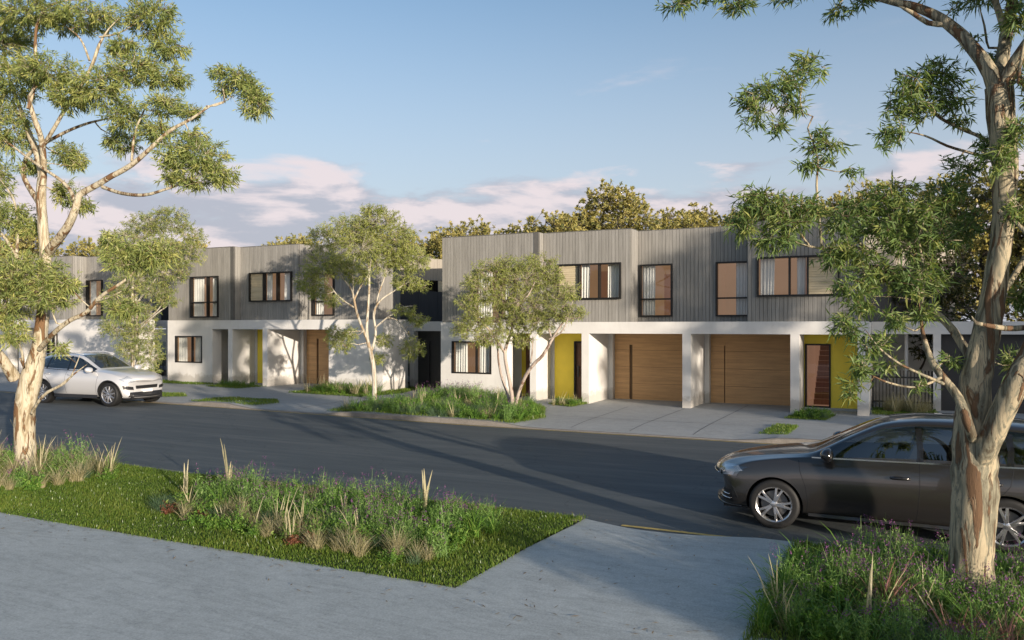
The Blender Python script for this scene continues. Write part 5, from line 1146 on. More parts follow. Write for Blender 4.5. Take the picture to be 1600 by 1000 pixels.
# far planted beds
scatter('of the far kerbside bed', quadr([(-15.3, 19.55), (-9.5, 19.55), (-9.2, 20.9), (-10.6, 23.4), (-15.2, 22.6)]), {'sedge': 60, 'green_clump': 50, 'strap_grass': 34, 'plume_grass': 10, 'feather_grass': 14, 'lavender': 14}, 1.1, .26)
scatter('of the near wall bed', quadr([(-14.9, 23.2), (-11.9, 23.6), (-12.3, 25.2), (-14.9, 25.2)]), {'lavender': 26, 'green_clump': 22, 'plume_grass': 3, 'sedge': 12}, 1.25, .24)
scatter('of the blank wall bed', quadr([(-20.2, 23.9), (-17.6, 24.2), (-17.7, 25.3), (-20.4, 25.25)]), {'plume_grass': 14, 'feather_grass': 12, 'strap_grass': 18, 'green_clump': 16}, 1.15, .25)
scatter('before the black picket fences', quadr([(-19.6, 26.8), (-18.2, 26.8), (-18.2, 27.9), (-19.6, 27.9)]), {'strap_grass': 8, 'green_clump': 8}, 1.0, .25)
scatter('by the yellow entry', quadr([(-10.2, 24.2), (-9.55, 24.5), (-9.5, 25.3), (-10.3, 25.2)]), {'strap_grass': 5, 'plume_grass': 4, 'green_clump': 6, 'feather_grass': 3}, .8, .16)
scatter('by the glazed door', quadr([(-2.6, 23.9), (-1.75, 24.0), (-1.75, 25.2), (-2.6, 25.2)]), {'green_clump': 10, 'rusty_clump': 5, 'sedge': 4}, 1.0, .16)
scatter('by the right fence', quadr([(-.3, 26.3), (.9, 26.6), (.9, 27.6), (-.3, 27.6)]), {'feather_grass': 12, 'plume_grass': 8}, 1.35, .2)
scatter('by the entries of the middle row', quadr([(-25.5, 24.5), (-24.0, 24.5), (-23.9, 25.25), (-25.5, 25.2)]), {'green_clump': 8, 'strap_grass': 4}, .8, .18)

# ------------------------------------------------------------------ turf
def turf(name, label, poly, dens, h, seed, w=.007, edge_fn=None):
    rs = np.random.RandomState(seed)
    xs = [p[0] for p in poly]; ys = [p[1] for p in poly]
    A = (max(xs) - min(xs)) * (max(ys) - min(ys)); n = int(A * dens)
    X = rs.uniform(min(xs), max(xs), n); Y = rs.uniform(min(ys), max(ys), n)
    ins = np.zeros(n, bool)
    j = len(poly) - 1
    for i in range(len(poly)):
        xi, yi = poly[i]; xj, yj = poly[j]
        c = ((yi > Y) != (yj > Y)) & (X < (xj - xi) * (Y - yi) / (yj - yi + 1e-12) + xi)
        ins ^= c; j = i
    X, Y = X[ins], Y[ins]; n = len(X)
    X = X + rs.normal(0, .022, n); Y = Y + rs.normal(0, .022, n)      # ragged edge
    patch_ = np.sin(X * 1.9 + np.sin(Y * 2.3) * 1.5) * np.sin(Y * 3.1 + X * .7)
    hh = h * (0.5 + 0.8 * rs.random(n)) * (1 + .35 * patch_)
    az = rs.random(n) * 6.283; le = rs.random(n) * .9
    Z = np.array([lawn_z(x) for x in X]) - .004
    B = np.stack([X, Y, Z], 1)
    S = np.stack([-np.sin(az), np.cos(az), 0 * az], 1); H = np.stack([np.cos(az), np.sin(az), 0 * az], 1)
    tip = B + H * (np.sin(le) * hh)[:, None]; tip[:, 2] += np.cos(le) * hh
    mid = B + H * (np.sin(le * .5) * hh * .5)[:, None]; mid[:, 2] += np.cos(le * .5) * hh * .5
    ww = (w * (.7 + .6 * rs.random(n)))[:, None]
    V = np.stack([B - S * ww * .4, mid + S * ww * .5, tip, mid - S * ww * .5], 1)
    sh = np.clip(rs.normal(.48, .18, n) + patch_ * .14, 0, .92)
    fl = rs.random(n) < .006
    V[fl, :, 2] += .01
    sh[fl] = 1.0
    o = place(name, quad_mesh(name, V, sh, M['lawn']))
    return tag(o, label, 'grass', None, 'stuff')
turf('lawn', 'green clover-flecked turf of the verge left of the driveway crossing', [(-19, 6.93), (-3.97, 6.93), (-3.93, 8.6), (-3.86, 9.7), (-3.82, 10.24), (-19, 10.24)], 5200, .05, 1, .008)
turf('lawn', 'green turf under the right tree beside the driveway crossing', [(-1.16, 6.4), (5, 6.4), (5, 10.22), (-1.12, 10.22)], 4200, .06, 2, .008)
turf('lawn', 'turf of the far kerbside bed below the forked tree', [(-15.5, 19.34), (-9.3, 19.34), (-9.0, 20.8), (-10.2, 23.6), (-11.9, 25.4), (-15.1, 25.4), (-15.1, 23), (-15.9, 21.5)], 900, .10, 3, .016)
turf('lawn', 'small turf patch by the yellow entry', [(-10.5, 24.6), (-9.5, 24.1), (-9.35, 25.4), (-10.3, 25.4)], 1500, .08, 4, .014)
turf('lawn', 'small turf patch before the glazed door', [(-2.85, 23.7), (-1.75, 23.7), (-1.6, 25.3), (-2.7, 25.3)], 1500, .08, 5, .014)
turf('lawn', 'small turf patch at the kerb behind the black car bonnet', [(-3.0, 20.1), (-2.35, 20.1), (-2.3, 22.1), (-2.85, 22.2)], 1500, .08, 6, .014)
turf('lawn', 'turf strip at the kerb of the middle row, right of its driveway', [(-21.6, 19.5), (-18.6, 19.5), (-18.4, 20.4), (-19.4, 21.4), (-21.2, 21.0)], 900, .08, 7, .016)
turf('lawn', 'turf strip at the kerb just right of the silver car', [(-29.5, 19.5), (-24.2, 19.5), (-22.8, 20.6), (-23.8, 21.3), (-29.5, 21.3)], 900, .08, 8, .016)
turf('lawn', 'thin turf strip below the middle row square window', [(-29.6, 24.4), (-26.6, 24.6), (-26.3, 25.4), (-29.6, 25.4)], 900, .08, 9, .016)
turf('lawn', 'thin turf strip at the entries of the middle row', [(-25.8, 24.2), (-23.8, 24.0), (-23.6, 25.4), (-25.6, 25.4)], 900, .08, 10, .016)
turf('lawn', 'turf along the blank white end wall', [(-20.9, 23.6), (-17.4, 23.5), (-16.9, 25.4), (-17.6, 27.9), (-20.0, 27.9), (-20.5, 25.4)], 900, .10, 11, .016)
turf('lawn', 'turf before the right picket fence', [(-.65, 25.9), (1.1, 25.9), (1.1, 28.0), (-.65, 28.0)], 900, .10, 12, .016)

# fallen gum leaves along the turf edges, the gutters and under the trees
rs_l = np.random.RandomState(5)
def litter(name, label, n, fx):
    C_ = np.array([fx() for _ in range(n)]); N_ = len(C_)
    az = rs_l.random(N_) * 6.283; L_ = .05 + .05 * rs_l.random(N_); w_ = .010 + .008 * rs_l.random(N_)
    d_ = np.stack([np.cos(az), np.sin(az), rs_l.normal(0, .08, N_)], 1); s_ = np.stack([-np.sin(az), np.cos(az), rs_l.normal(0, .12, N_)], 1)
    a_ = C_ - d_ * L_[:, None] / 2; e_ = C_ + d_ * L_[:, None] / 2
    V_ = np.stack([a_, C_ + s_ * w_[:, None] / 2, e_, C_ - s_ * w_[:, None] / 2], 1)
    V_[:, :, 2] += .008
    tag(place(name, quad_mesh(name, V_, rs_l.random(N_), M['litter'])), label, 'leaf litter', None, 'stuff')
def on_path():
    x = -14 + 13.5 * rs_l.random(); y = 6.93 - abs(rs_l.normal(0, .35)); return (x, y, .052)
def on_cross():
    return (-3.9 + 2.7 * rs_l.random() ** 1.4, 6.9 + 2.9 * rs_l.random(), .05 - .01)
def on_gutter():
    x = -22 + 26 * rs_l.random(); return (x, NEAR_KERB + .03 + abs(rs_l.normal(0, .25)), gz(x) + ROAD + .004)
litter('leaf_litter', 'scattered dry gum leaves along the near path edge', 170, on_path)
litter('leaf_litter', 'few dry gum leaves on the near driveway crossing', 60, on_cross)
litter('leaf_litter', 'dry gum leaves gathered in the near gutter', 260, on_gutter)

# ------------------------------------------------------------------ cars
def mat_paint(name, c, metal, rough, flake=0.0):
    m, nt, p = new_mat(name)
    p.inputs['Base Color'].default_value = rgba(c)
    p.inputs['Metallic'].default_value = metal
    p.inputs['Roughness'].default_value = rough
    p.inputs['Coat Weight'].default_value = 1.0
    p.inputs['Coat Roughness'].default_value = 0.03
    return m
M['tyre'] = plain('tyre_rubber', (0.011, 0.011, 0.011), 0.65, var=.2, vscale=20)
M['alloy'] = plain('silver_alloy', (0.62, 0.62, 0.63), 0.25, 0.9)
M['disc'] = plain('brake_disc', (0.16, 0.16, 0.16), 0.4, 0.8)
M['chrome'] = plain('bright_trim', (0.75, 0.75, 0.76), 0.12, 1.0)
M['black_plastic'] = plain('black_plastic', (0.015, 0.015, 0.016), 0.45)
M['gloss_black'] = plain('gloss_black', (0.012, 0.012, 0.013), 0.12, 0, .6)
M['car_glass'] = mat_glass('car_glass', (0.36, 0.39, 0.40), .12)
M['windshield_glass'] = mat_glass('windshield_glass', (0.45, 0.48, 0.49), .06)
M['rear_glass'] = mat_glass('rear_glass', (0.25, 0.27, 0.28), .06)
M['arch_liner'] = plain('arch_liner', (0.012, 0.012, 0.012), 0.9)
M['lamp_glass'] = mat_glass('lamp_glass', (0.8, 0.82, 0.84), .12)
M['lamp_inner'] = plain('lamp_reflector', (0.80, 0.81, 0.83), 0.25, .15)
M['seat'] = plain('seat_fabric', (0.10, 0.095, 0.09), 0.8)
M['plate'] = plain('white_plate', (0.80, 0.80, 0.79), 0.4)
M['tail'] = plain('tail_lamp_red', (0.30, 0.012, 0.012), 0.2, 0, .6)
M['black_paint'] = mat_paint('dark_graphite_paint', (0.088, 0.081, 0.075), 0.8, 0.28)
M['silver_paint'] = mat_paint('silver_white_paint', (0.66, 0.66, 0.66), 0.35, 0.30)

def make_car(name, label, loc, rz, st, paint, wheel_r, tyre_w, axles, track, arch_r, doors, opts):
    """st: stations front to rear (x, bow, zb, ws, wm, wsh, zsh, wb, zbelt, wr, zr, zt); x forward, y left, z up"""
    root = thing(name, label, 'car', loc, rz)
    NR = 13
    bm = bmesh.new()
    grid = []
    def ring(s):
        x, bow, zb, ws, wm, wsh, zsh, wb, zbelt, wr, zr, zt = s
        gm = opts['glass_mid']
        zi = zr + (zt - zr) * .55
        pts = [(0, zb), (ws * .80, zb), (ws, zb + .05), (wm, zb + (zsh - zb) * .36), (wm + .004, zb + (zsh - zb) * .68), (wsh, zsh), (wb, zbelt),
               (wb - .012, zbelt + .018), (wb + (wr - wb) * gm - .0, zbelt + .018 + (zr - zbelt - .018) * gm + .0) if zr - zbelt > .1 else (wb + (wr - wb) * .5, zbelt + (zr - zbelt) * .5 + .006),
               (wr, zr), (wr - .07, zi), (wr * .5, zt - (zt - zi) * .22), (0, zt)]
        wmax = max(wm, wsh)
        return [(x - bow * (y / wmax) ** 2, y, z) for y, z in pts]
    rows = [ring(s) for s in st]
    V = {}
    for i, r in enumerate(rows):
        for j, (x, y, z) in enumerate(r):
            V[i, j, 1] = bm.verts.new((x, y, z))
            V[i, j, -1] = V[i, j, 1] if j in (0, NR - 1) else bm.verts.new((x, -y, z))
    def mat_of(i, j):
        """cell between stations i, i+1 and rows j, j+1"""
        if j in (7, 8) and i in opts['side_glass']: return 1
        if j in (10, 11) and i in opts['windshield']: return 2
        if j in (10, 11) and i in opts['rear_glass']: return 3
        return 0
    for i in range(len(rows) - 1):
        for j in range(NR - 1):
            for sd in (1, -1):
                q = [V[i, j, sd], V[i + 1, j, sd], V[i + 1, j + 1, sd], V[i, j + 1, sd]]
                if sd < 0: q.reverse()
                f = bm.faces.new(q); f.material_index = mat_of(i, j); f.smooth = True
    for i in (0, len(rows) - 1):
        for sd in (1, -1):
            # fan the end caps with quads between mirrored rows
            pass
        for j in range(NR - 1):
            vs = [V[i, j, 1], V[i, j + 1, 1], V[i, j + 1, -1], V[i, j, -1]]
            uq = []
            for v in vs:
                if v not in uq: uq.append(v)
            if len(uq) >= 3:
                if i != 0: uq.reverse()
                f = bm.faces.new(uq); f.smooth = True
    bmesh.ops.recalc_face_normals(bm, faces=bm.faces)
    me = bpy.data.meshes.new('body'); bm.to_mesh(me); bm.free()
    for m in (paint, M['car_glass'], M['windshield_glass'], M['rear_glass'], M['arch_liner']): me.materials.append(m)
    o = bpy.data.objects.new('body', me); col.objects.link(o)
    sub = o.modifiers.new('s', 'SUBSURF'); sub.levels = 3; sub.render_levels = 3
    cutters = []
    for ax in axles:
        for sd in (1, -1):
            c = MB(); c.mi = 0
            rr = arch_r
            prof = [(0, sd * (track - .34)), (rr, sd * (track - .34)), (rr, sd * (track + .5)), (0, sd * (track + .5))]
            n = 40; vs = []
            for h in (sd * (track - .36), sd * (track + .5)):
                for k in range(n):
                    a = 2 * math.pi * k / n; vs.append((ax + rr * math.cos(a), h, wheel_r + rr * math.sin(a)))
            c.add(vs, [tuple(range(n)), tuple(range(2 * n - 1, n - 1, -1))] + [(k, n + k, n + (k + 1) % n, (k + 1) % n) for k in range(n)])
            cm = c.mesh('cut', [M['arch_liner']])
            b2 = bmesh.new(); b2.from_mesh(cm); bmesh.ops.recalc_face_normals(b2, faces=b2.faces); b2.to_mesh(cm); b2.free()
            co = bpy.data.objects.new('cut', cm); col.objects.link(co); cutters.append(co)
            md = o.modifiers.new('b', 'BOOLEAN'); md.operation = 'DIFFERENCE'; md.solver = 'EXACT'; md.object = co
            md.material_mode = 'TRANSFER'
    dg = bpy.context.evaluated_depsgraph_get(); dg.update()
    ev = bpy.data.meshes.new_from_object(o.evaluated_get(dg))
    bpy.data.objects.remove(o)
    for c in cutters: bpy.data.objects.remove(c)
    # split glass from body
    bmf = bmesh.new(); bmf.from_mesh(ev)
    bvh = BVHTree.FromBMesh(bmf)
    mats = [m.name if m else '' for m in ev.materials]
    groups = {}
    for f in bmf.faces:
        k = f.material_index if f.material_index in (1, 2, 3) else 0
        if k == 1: k = 'L' if f.calc_center_median().y > 0 else 'R'
        groups.setdefault(k, []).append(f.index)
    def extract(nm, idx, mats_, parent, off=0.0):
        bb = bmesh.new(); bb.from_mesh(ev); bb.faces.ensure_lookup_table()
        keep = set(idx)
        bmesh.ops.delete(bb, geom=[f for f in bb.faces if f.index not in keep], context='FACES')
        m2 = bpy.data.meshes.new(nm); bb.to_mesh(m2); bb.free()
        for m in mats_: m2.materials.append(m)
        return place(nm, m2, parent)
    body = extract('body', groups[0], list(ev.materials), root)
    body.data.shade_smooth() if hasattr(body.data, 'shade_smooth') else None
    body.data.set_sharp_from_angle(angle=R(38))
    for k, nm in (('L', 'side_window'), ('R', 'side_window'), (2, 'windshield'), (3, 'rear_window')):
        if k in groups:
            g = extract(nm, groups[k], list(ev.materials), root)
            g.data.set_sharp_from_angle(angle=R(50))
    # helpers on the finished surface
    def side_pt(x, z, sd, off=0.0):
        hit = bvh.ray_cast(Vector((x, sd * 3, z)), Vector((0, -sd, 0)))
        if hit[0] is None: return None
        return hit[0] + hit[1] * off
    def strip(mb, xz, sd, w, off, thick=None):
        """thin strip following the flank along (x, z) points"""
        P_ = []
        for x, z in xz:
            p = side_pt(x, z, sd, off)
            if p is not None: P_.append(p)
        if len(P_) < 2: return
        for a, c in zip(P_, P_[1:]):
            t = (c - a)
            if t.length < 1e-5 or t.length > .25: continue
            n = Vector((0, sd, 0)); s = t.cross(n).normalized() * w / 2
            mb.quad(a - s, c - s, c + s, a + s)
    def dens_line(pts, step=.03):
        out = []
        for (x0, z0), (x1, z1) in zip(pts, pts[1:]):
            n = max(1, int(math.hypot(x1 - x0, z1 - z0) / step))
            out += [(x0 + (x1 - x0) * k / n, z0 + (z1 - z0) * k / n) for k in range(n)]
        return out + [pts[-1]]
    for sd in (1, -1):
        for ln in doors['seams']:
            sm = MB(); strip(sm, dens_line(ln), sd, .009, .0015)
            if sm.v: sm.link('door_seam', M['black_plastic'], root)
        tm = MB()
        for ln in doors['chrome']: strip(tm, dens_line(ln, .04), sd, .022, .004)
        if tm.v: tm.link('window_trim', M[opts.get('trim', 'chrome')], root)
        for ln in doors.get('pillars', []):
            pm = MB(); strip(pm, dens_line(ln, .04), sd, ln_w(ln), .003)
            if pm.v: pm.link('window_pillar', M['gloss_black'], root)
        for hx, hz in doors['handles']:
            p = side_pt(hx, hz, sd, .0)
            if p is None: continue
            hb = MB()
            pts = [p + Vector((.10, sd * .002, .0)), p + Vector((.08, sd * .036, .003)), p + Vector((.0, sd * .046, .005)), p + Vector((-.09, sd * .032, .004)), p + Vector((-.115, sd * .002, .0))]
            hb.tube(pts, [.016, .019, .020, .020, .015], 8)
            h = hb.link('door_handle', M[opts.get('handle', 'gloss_black')], root, smooth=True)
            cb = MB(); n = 14
            ring_ = [p + Vector((.015 + .075 * math.cos(2 * math.pi * k / n), sd * .004, .03 * math.sin(2 * math.pi * k / n))) for k in range(n)]
            cb.add(ring_, [tuple(range(n))]); cb.link('handle_cup', M['black_plastic'], h)
        # sill skirt
        sk = MB()
        x0, x1, z0, z1 = doors['sill']
        n = 14
        for k in range(n):
            a, c = x0 + (x1 - x0) * k / n, x0 + (x1 - x0) * (k + 1) / n
            pa, pc = side_pt(a, z1, sd, .006), side_pt(c, z1, sd, .006)
            if pa is None or pc is None: continue
            qa = Vector((a, pa.y + sd * .022, z0)); qc = Vector((c, pc.y + sd * .022, z0))
            ra = Vector((a, pa.y - sd * .06, z0 - .02)); rc = Vector((c, pc.y - sd * .06, z0 - .02))
            sk.quad(pa, pc, qc, qa); sk.quad(qa, qc, rc, ra)
        sk.link('side_skirt', M[opts.get('skirt', 'black_plastic')], root, smooth=False)
        # mirror
        mx, mz = doors['mirror']
        p = side_pt(mx, mz, sd, 0)
        if p is not None:
            mm = MB()
            c0 = p + Vector((.02, sd * .15, .075))
            nu, nv = 12, 8; vs = []
            for u_ in range(nv + 1):
                for v_ in range(nu):
                    th = math.pi * u_ / nv; ph = 2 * math.pi * v_ / nu
                    ex = abs(math.sin(th)) ** .7
                    vs.append((c0.x + .085 * math.cos(ph) * ex * (1.25 if math.cos(ph) > 0 else .7), c0.y + sd * .14 * math.cos(th), c0.z + .092 * math.sin(ph) * ex))
            mm.add(vs, [(u_ * nu + v_, u_ * nu + (v_ + 1) % nu, (u_ + 1) * nu + (v_ + 1) % nu, (u_ + 1) * nu + v_) for u_ in range(nv) for v_ in range(nu)])
            mo = mm.link('mirror', opts['mirror_mat'], root, smooth=True, fixn=True)
            ms = MB(); ms.tube([p + Vector((.03, -sd * .01, .0)), p + Vector((.02, sd * .05, .02)), c0 + Vector((0, -sd * .05, -.05))], [.03, .026, .03], 8)
            ms.link('mirror_stalk', M['gloss_black'], mo, smooth=True)
            mt = MB(); mt.tube([c0 + Vector((.06, -sd * .09, -.03)), c0 + Vector((.085, 0, -.034)), c0 + Vector((.06, sd * .10, -.03))], [.012] * 3, 6)
            mt.link('mirror_strip', M['chrome'], mo, smooth=True)
    # wheels
    tm = MB()
    tp = [(wheel_r * .70, -tyre_w * .46), (wheel_r * .86, -tyre_w * .5), (wheel_r * .965, -tyre_w * .46), (wheel_r, -tyre_w * .36), (wheel_r * 1.0, 0), (wheel_r, tyre_w * .36), (wheel_r * .965, tyre_w * .46), (wheel_r * .86, tyre_w * .5), (wheel_r * .70, tyre_w * .46)]
    tm.lathe(tp, 40); tyre_me = tm.mesh('tyre', M['tyre'], True)
    rm = MB(); rr = wheel_r * .715; o_ = tyre_w * .5
    rm.lathe([(rr * .99, -o_ * .9), (rr * .92, -o_ * .8), (rr * .90, o_ * .55), (rr * .93, o_ * .86), (rr * 1.0, o_ * .98), (rr * 1.01, o_ * .86)], 40)
    ns = opts['spokes']
    for k in range(ns):
        for dlt in ((-.15, .15) if opts['double'] else (0,)):
            a = 2 * math.pi * k / ns + math.pi / 2
            w0, w1 = rr * (.085 if opts['double'] else .11), rr * (.07 if opts['double'] else .085)
            r0, r1 = rr * .16, rr * .955
            a0, a1 = a + dlt * .75, a + dlt * 1.25
            def pt(r, an, sw, y): 
                return (r * math.cos(an) - sw * math.sin(an), y, r * math.sin(an) + sw * math.cos(an))
            ym = [(.16, .84), (.55, .90), (.955, .86)]
            prev = None
            for fr, yy in ym:
                r_ = rr * fr; t = (fr - .16) / .8; an = a0 + (a1 - a0) * t; w_ = w0 + (w1 - w0) * t
                y = o_ * yy
                cur = [pt(r_, an, -w_, y - .0), pt(r_, an, -w_ * .6, y + .010), pt(r_, an, w_ * .6, y + .010), pt(r_, an, w_, y), pt(r_, an, w_ * .8, y - .035), pt(r_, an, -w_ * .8, y - .035)]
                if prev:
                    rm.add(prev + cur, [(q, (q + 1) % 6, 6 + (q + 1) % 6, 6 + q) for q in range(6)])
                prev = cur
    rm.lathe([(0.001, o_ * .98), (rr * .12, o_ * .97), (rr * .21, o_ * .88), (rr * .23, o_ * .5)], 20)
    rim_me = rm.mesh('rim', M['alloy'], True)
    rim_me.set_sharp_from_angle(angle=R(35))
    dm = MB(); dm.lathe([(.02, o_ * .25), (rr * .74, o_ * .25), (rr * .74, o_ * .05), (.02, o_ * .05)], 28)
    disc_me = dm.mesh('brake_disc', M['disc'])
    for ax in axles:
        for sd in (1, -1):
            w = bpy.data.objects.new('wheel', None); col.objects.link(w); w.parent = root
            w.location = (ax, sd * (track - tyre_w * .5), wheel_r)
            w.rotation_euler = (0, random.Random(ax + sd).random() * 2, 0 if sd > 0 else math.pi)
            for me_, nm in ((tyre_me, 'tyre'), (rim_me, 'rim'), (disc_me, 'brake_disc')): place(nm, me_, w)
    # underside and cabin
    u_ = MB(); u_.box(st[-2][0] + .15, st[1][0] - .2, -track + .32, track - .32, wheel_r * .55, wheel_r * .9); u_.link('floor_pan', M['black_plastic'], root)
    zb_ = opts['seat_z']
    for sx in opts['seats']:
        for sy in (.37, -.37):
            s = MB(); s.box(sx - .25, sx + .25, sy - .23, sy + .23, zb_ - .25, zb_)
            s.add([(sx - .22, sy - .22, zb_), (sx - .10, sy - .22, zb_), (sx - .30, sy - .19, zb_ + .55), (sx - .40, sy - .19, zb_ + .55), (sx - .22, sy + .22, zb_), (sx - .10, sy + .22, zb_), (sx - .30, sy + .19, zb_ + .55), (sx - .40, sy + .19, zb_ + .55)],
                  [(0, 1, 2, 3), (4, 7, 6, 5), (1, 5, 6, 2), (0, 3, 7, 4), (3, 2, 6, 7)])
            s.box(sx - .40, sx - .31, sy - .12, sy + .12, zb_ + .57, zb_ + .75)
            s.link('car_seat', M['seat'], root)
    s = MB(); dx = opts['dash']; s.box(dx - .12, dx + .35, -.66, .66, zb_ + .02, zb_ + .26); s.link('dashboard', M['black_plastic'], root)
    s = MB(); s.lathe([(.175, -.012), (.19, 0), (.175, .012), (.163, 0)], 24, 'y', (0, 0, 0), True)
    so = s.link('steering_wheel', M['black_plastic'], root); so.location = (dx - .22, opts.get('wheel_side', -1) * .37, zb_ + .26); so.rotation_euler = (0, 0, R(90)); 
    return root, side_pt, bvh
def ln_w(ln): return .07

def front_pt(bvh, y, z, off=0.0):
    hit = bvh.ray_cast(Vector((5, y, z)), Vector((-1, 0, 0)))
    return None if hit[0] is None else hit[0] + hit[1] * off
def front_patch(bvh, poly, n, off, mb, shrink=None):
    """patch on the nose: poly = 4 (y, z) corners, projected along X"""
    A, B, C_, D = [Vector((0, *p)) for p in poly]
    P_ = {}
    for i in range(n + 1):
        for j in range(n + 1):
            s, t = i / n, j / n
            q = (A * (1 - s) + B * s) * (1 - t) + (D * (1 - s) + C_ * s) * t
            P_[i, j] = front_pt(bvh, q.y, q.z, off)
    for i in range(n):
        for j in range(n):
            q = [P_[i, j], P_[i + 1, j], P_[i + 1, j + 1], P_[i, j + 1]]
            if all(x is not None for x in q): mb.quad(*q)

# dark wagon, local x points to its nose
WAGON = [
 # x,   bow,  zb,  ws,  wm,  wsh, zsh, wb,  zbelt, wr,  zr,   zt
 (2.275, 0.2, 0.3, 0.52, 0.58, 0.58, 0.52, 0.54, 0.58, 0.4, 0.605, 0.615),
 (2.245, 0.28, 0.22, 0.7, 0.77, 0.77, 0.6, 0.73, 0.685, 0.5, 0.715, 0.73),
 (2.12, 0.32, 0.19, 0.77, 0.845, 0.845, 0.655, 0.8, 0.76, 0.55, 0.8, 0.82),
 (1.85, 0.2, 0.19, 0.8, 0.875, 0.87, 0.71, 0.8, 0.845, 0.58, 0.88, 0.9),
 (1.33, 0.06, 0.19, 0.82, 0.89, 0.88, 0.775, 0.795, 0.915, 0.6, 0.95, 0.965),
 (1.02, 0.02, 0.19, 0.82, 0.885, 0.88, 0.8, 0.79, 0.945, 0.64, 0.985, 1),
 (0.9, 0.1, 0.19, 0.82, 0.885, 0.88, 0.81, 0.785, 0.955, 0.7, 1.005, 1.025),
 (0.52, 0.12, 0.19, 0.82, 0.885, 0.88, 0.82, 0.785, 0.965, 0.665, 1.215, 1.245),
 (0.16, 0.12, 0.19, 0.82, 0.885, 0.88, 0.825, 0.785, 0.972, 0.63, 1.385, 1.425),
 (-0.02, 0.08, 0.19, 0.82, 0.885, 0.88, 0.83, 0.785, 0.976, 0.615, 1.435, 1.482),
 (-0.36, 0.02, 0.19, 0.82, 0.885, 0.88, 0.835, 0.785, 0.982, 0.61, 1.465, 1.522),
 (-0.46, 0, 0.19, 0.82, 0.885, 0.88, 0.837, 0.785, 0.984, 0.61, 1.468, 1.528),
 (-0.95, 0, 0.19, 0.82, 0.885, 0.882, 0.845, 0.787, 0.992, 0.605, 1.47, 1.535),
 (-1.32, 0, 0.19, 0.82, 0.89, 0.885, 0.85, 0.787, 1, 0.6, 1.455, 1.525),
 (-1.42, 0, 0.19, 0.82, 0.89, 0.885, 0.852, 0.787, 1.002, 0.6, 1.45, 1.522),
 (-1.8, -0.03, 0.2, 0.81, 0.885, 0.88, 0.86, 0.782, 1.015, 0.59, 1.41, 1.495),
 (-1.98, -0.06, 0.21, 0.8, 0.88, 0.875, 0.862, 0.775, 1.03, 0.58, 1.37, 1.475),
 (-2.1, -0.1, 0.22, 0.79, 0.87, 0.865, 0.865, 0.76, 1.03, 0.56, 1.31, 1.435),
 (-2.26, -0.16, 0.24, 0.77, 0.855, 0.85, 0.865, 0.74, 0.99, 0.55, 1.06, 1.1),
 (-2.37, -0.2, 0.27, 0.73, 0.82, 0.81, 0.8, 0.7, 0.92, 0.5, 0.97, 0.985),
 (-2.405, -0.18, 0.34, 0.6, 0.68, 0.68, 0.7, 0.6, 0.8, 0.42, 0.86, 0.875)]
wg_doors = {'seams': [[(1.02, .93), (1.0, .80), (.93, .60), (.90, .40), (.92, .26)], [(-.40, .98), (-.405, .70), (-.38, .40), (-.36, .26)], [(-1.40, .985), (-1.36, .80), (-1.22, .62), (-1.10, .50), (-1.02, .35), (-1.0, .26)],
                      [(2.08, .60), (1.98, .56), (1.86, .50), (1.80, .36)]],
            'chrome': [[(.86, .967), (.40, .977), (-.10, .985), (-.60, .995), (-1.10, 1.003), (-1.60, 1.015), (-1.86, 1.03)]],
            'pillars': [[(-.41, 1.00), (-.41, 1.15), (-.40, 1.30), (-.39, 1.405)], [(-1.37, 1.015), (-1.38, 1.20), (-1.36, 1.39)]],
            'handles': [(-.18, .80), (-1.16, .815)], 'sill': (.90, -.92, .205, .245), 'mirror': (.62, .965)}
wagon, wg_side, wg_bvh = make_car('parked_car', 'dark graphite wagon parked behind the big right tree', (.0, 0, 0), 0, WAGON, M['black_paint'], .326, .215, (1.325, -1.325), .885, .365, wg_doors,
    dict(glass_mid=.5, side_glass=range(6, 16), windshield=(6, 7, 8), rear_glass=(17,), spokes=5, double=True, seat_z=.62, seats=(-.05, -.95), dash=.62, mirror_mat=M['gloss_black'], skirt='black_paint'))
def side_patch(side, quad_, sd, n, off, mb):
    """patch on the flank: quad_ = 4 (x, z) corners, projected along Y"""
    A, B, C_, D = [Vector((x, 0, z)) for x, z in quad_]
    P_ = {}
    for i in range(n + 1):
        for j in range(n + 1):
            s, t = i / n, j / n
            q = (A * (1 - s) + B * s) * (1 - t) + (D * (1 - s) + C_ * s) * t
            P_[i, j] = side(q.x, q.z, sd, off)
    for i in range(n):
        for j in range(n):
            q = [P_[i, j], P_[i + 1, j], P_[i + 1, j + 1], P_[i, j + 1]]
            if all(x is not None for x in q): mb.quad(*q)
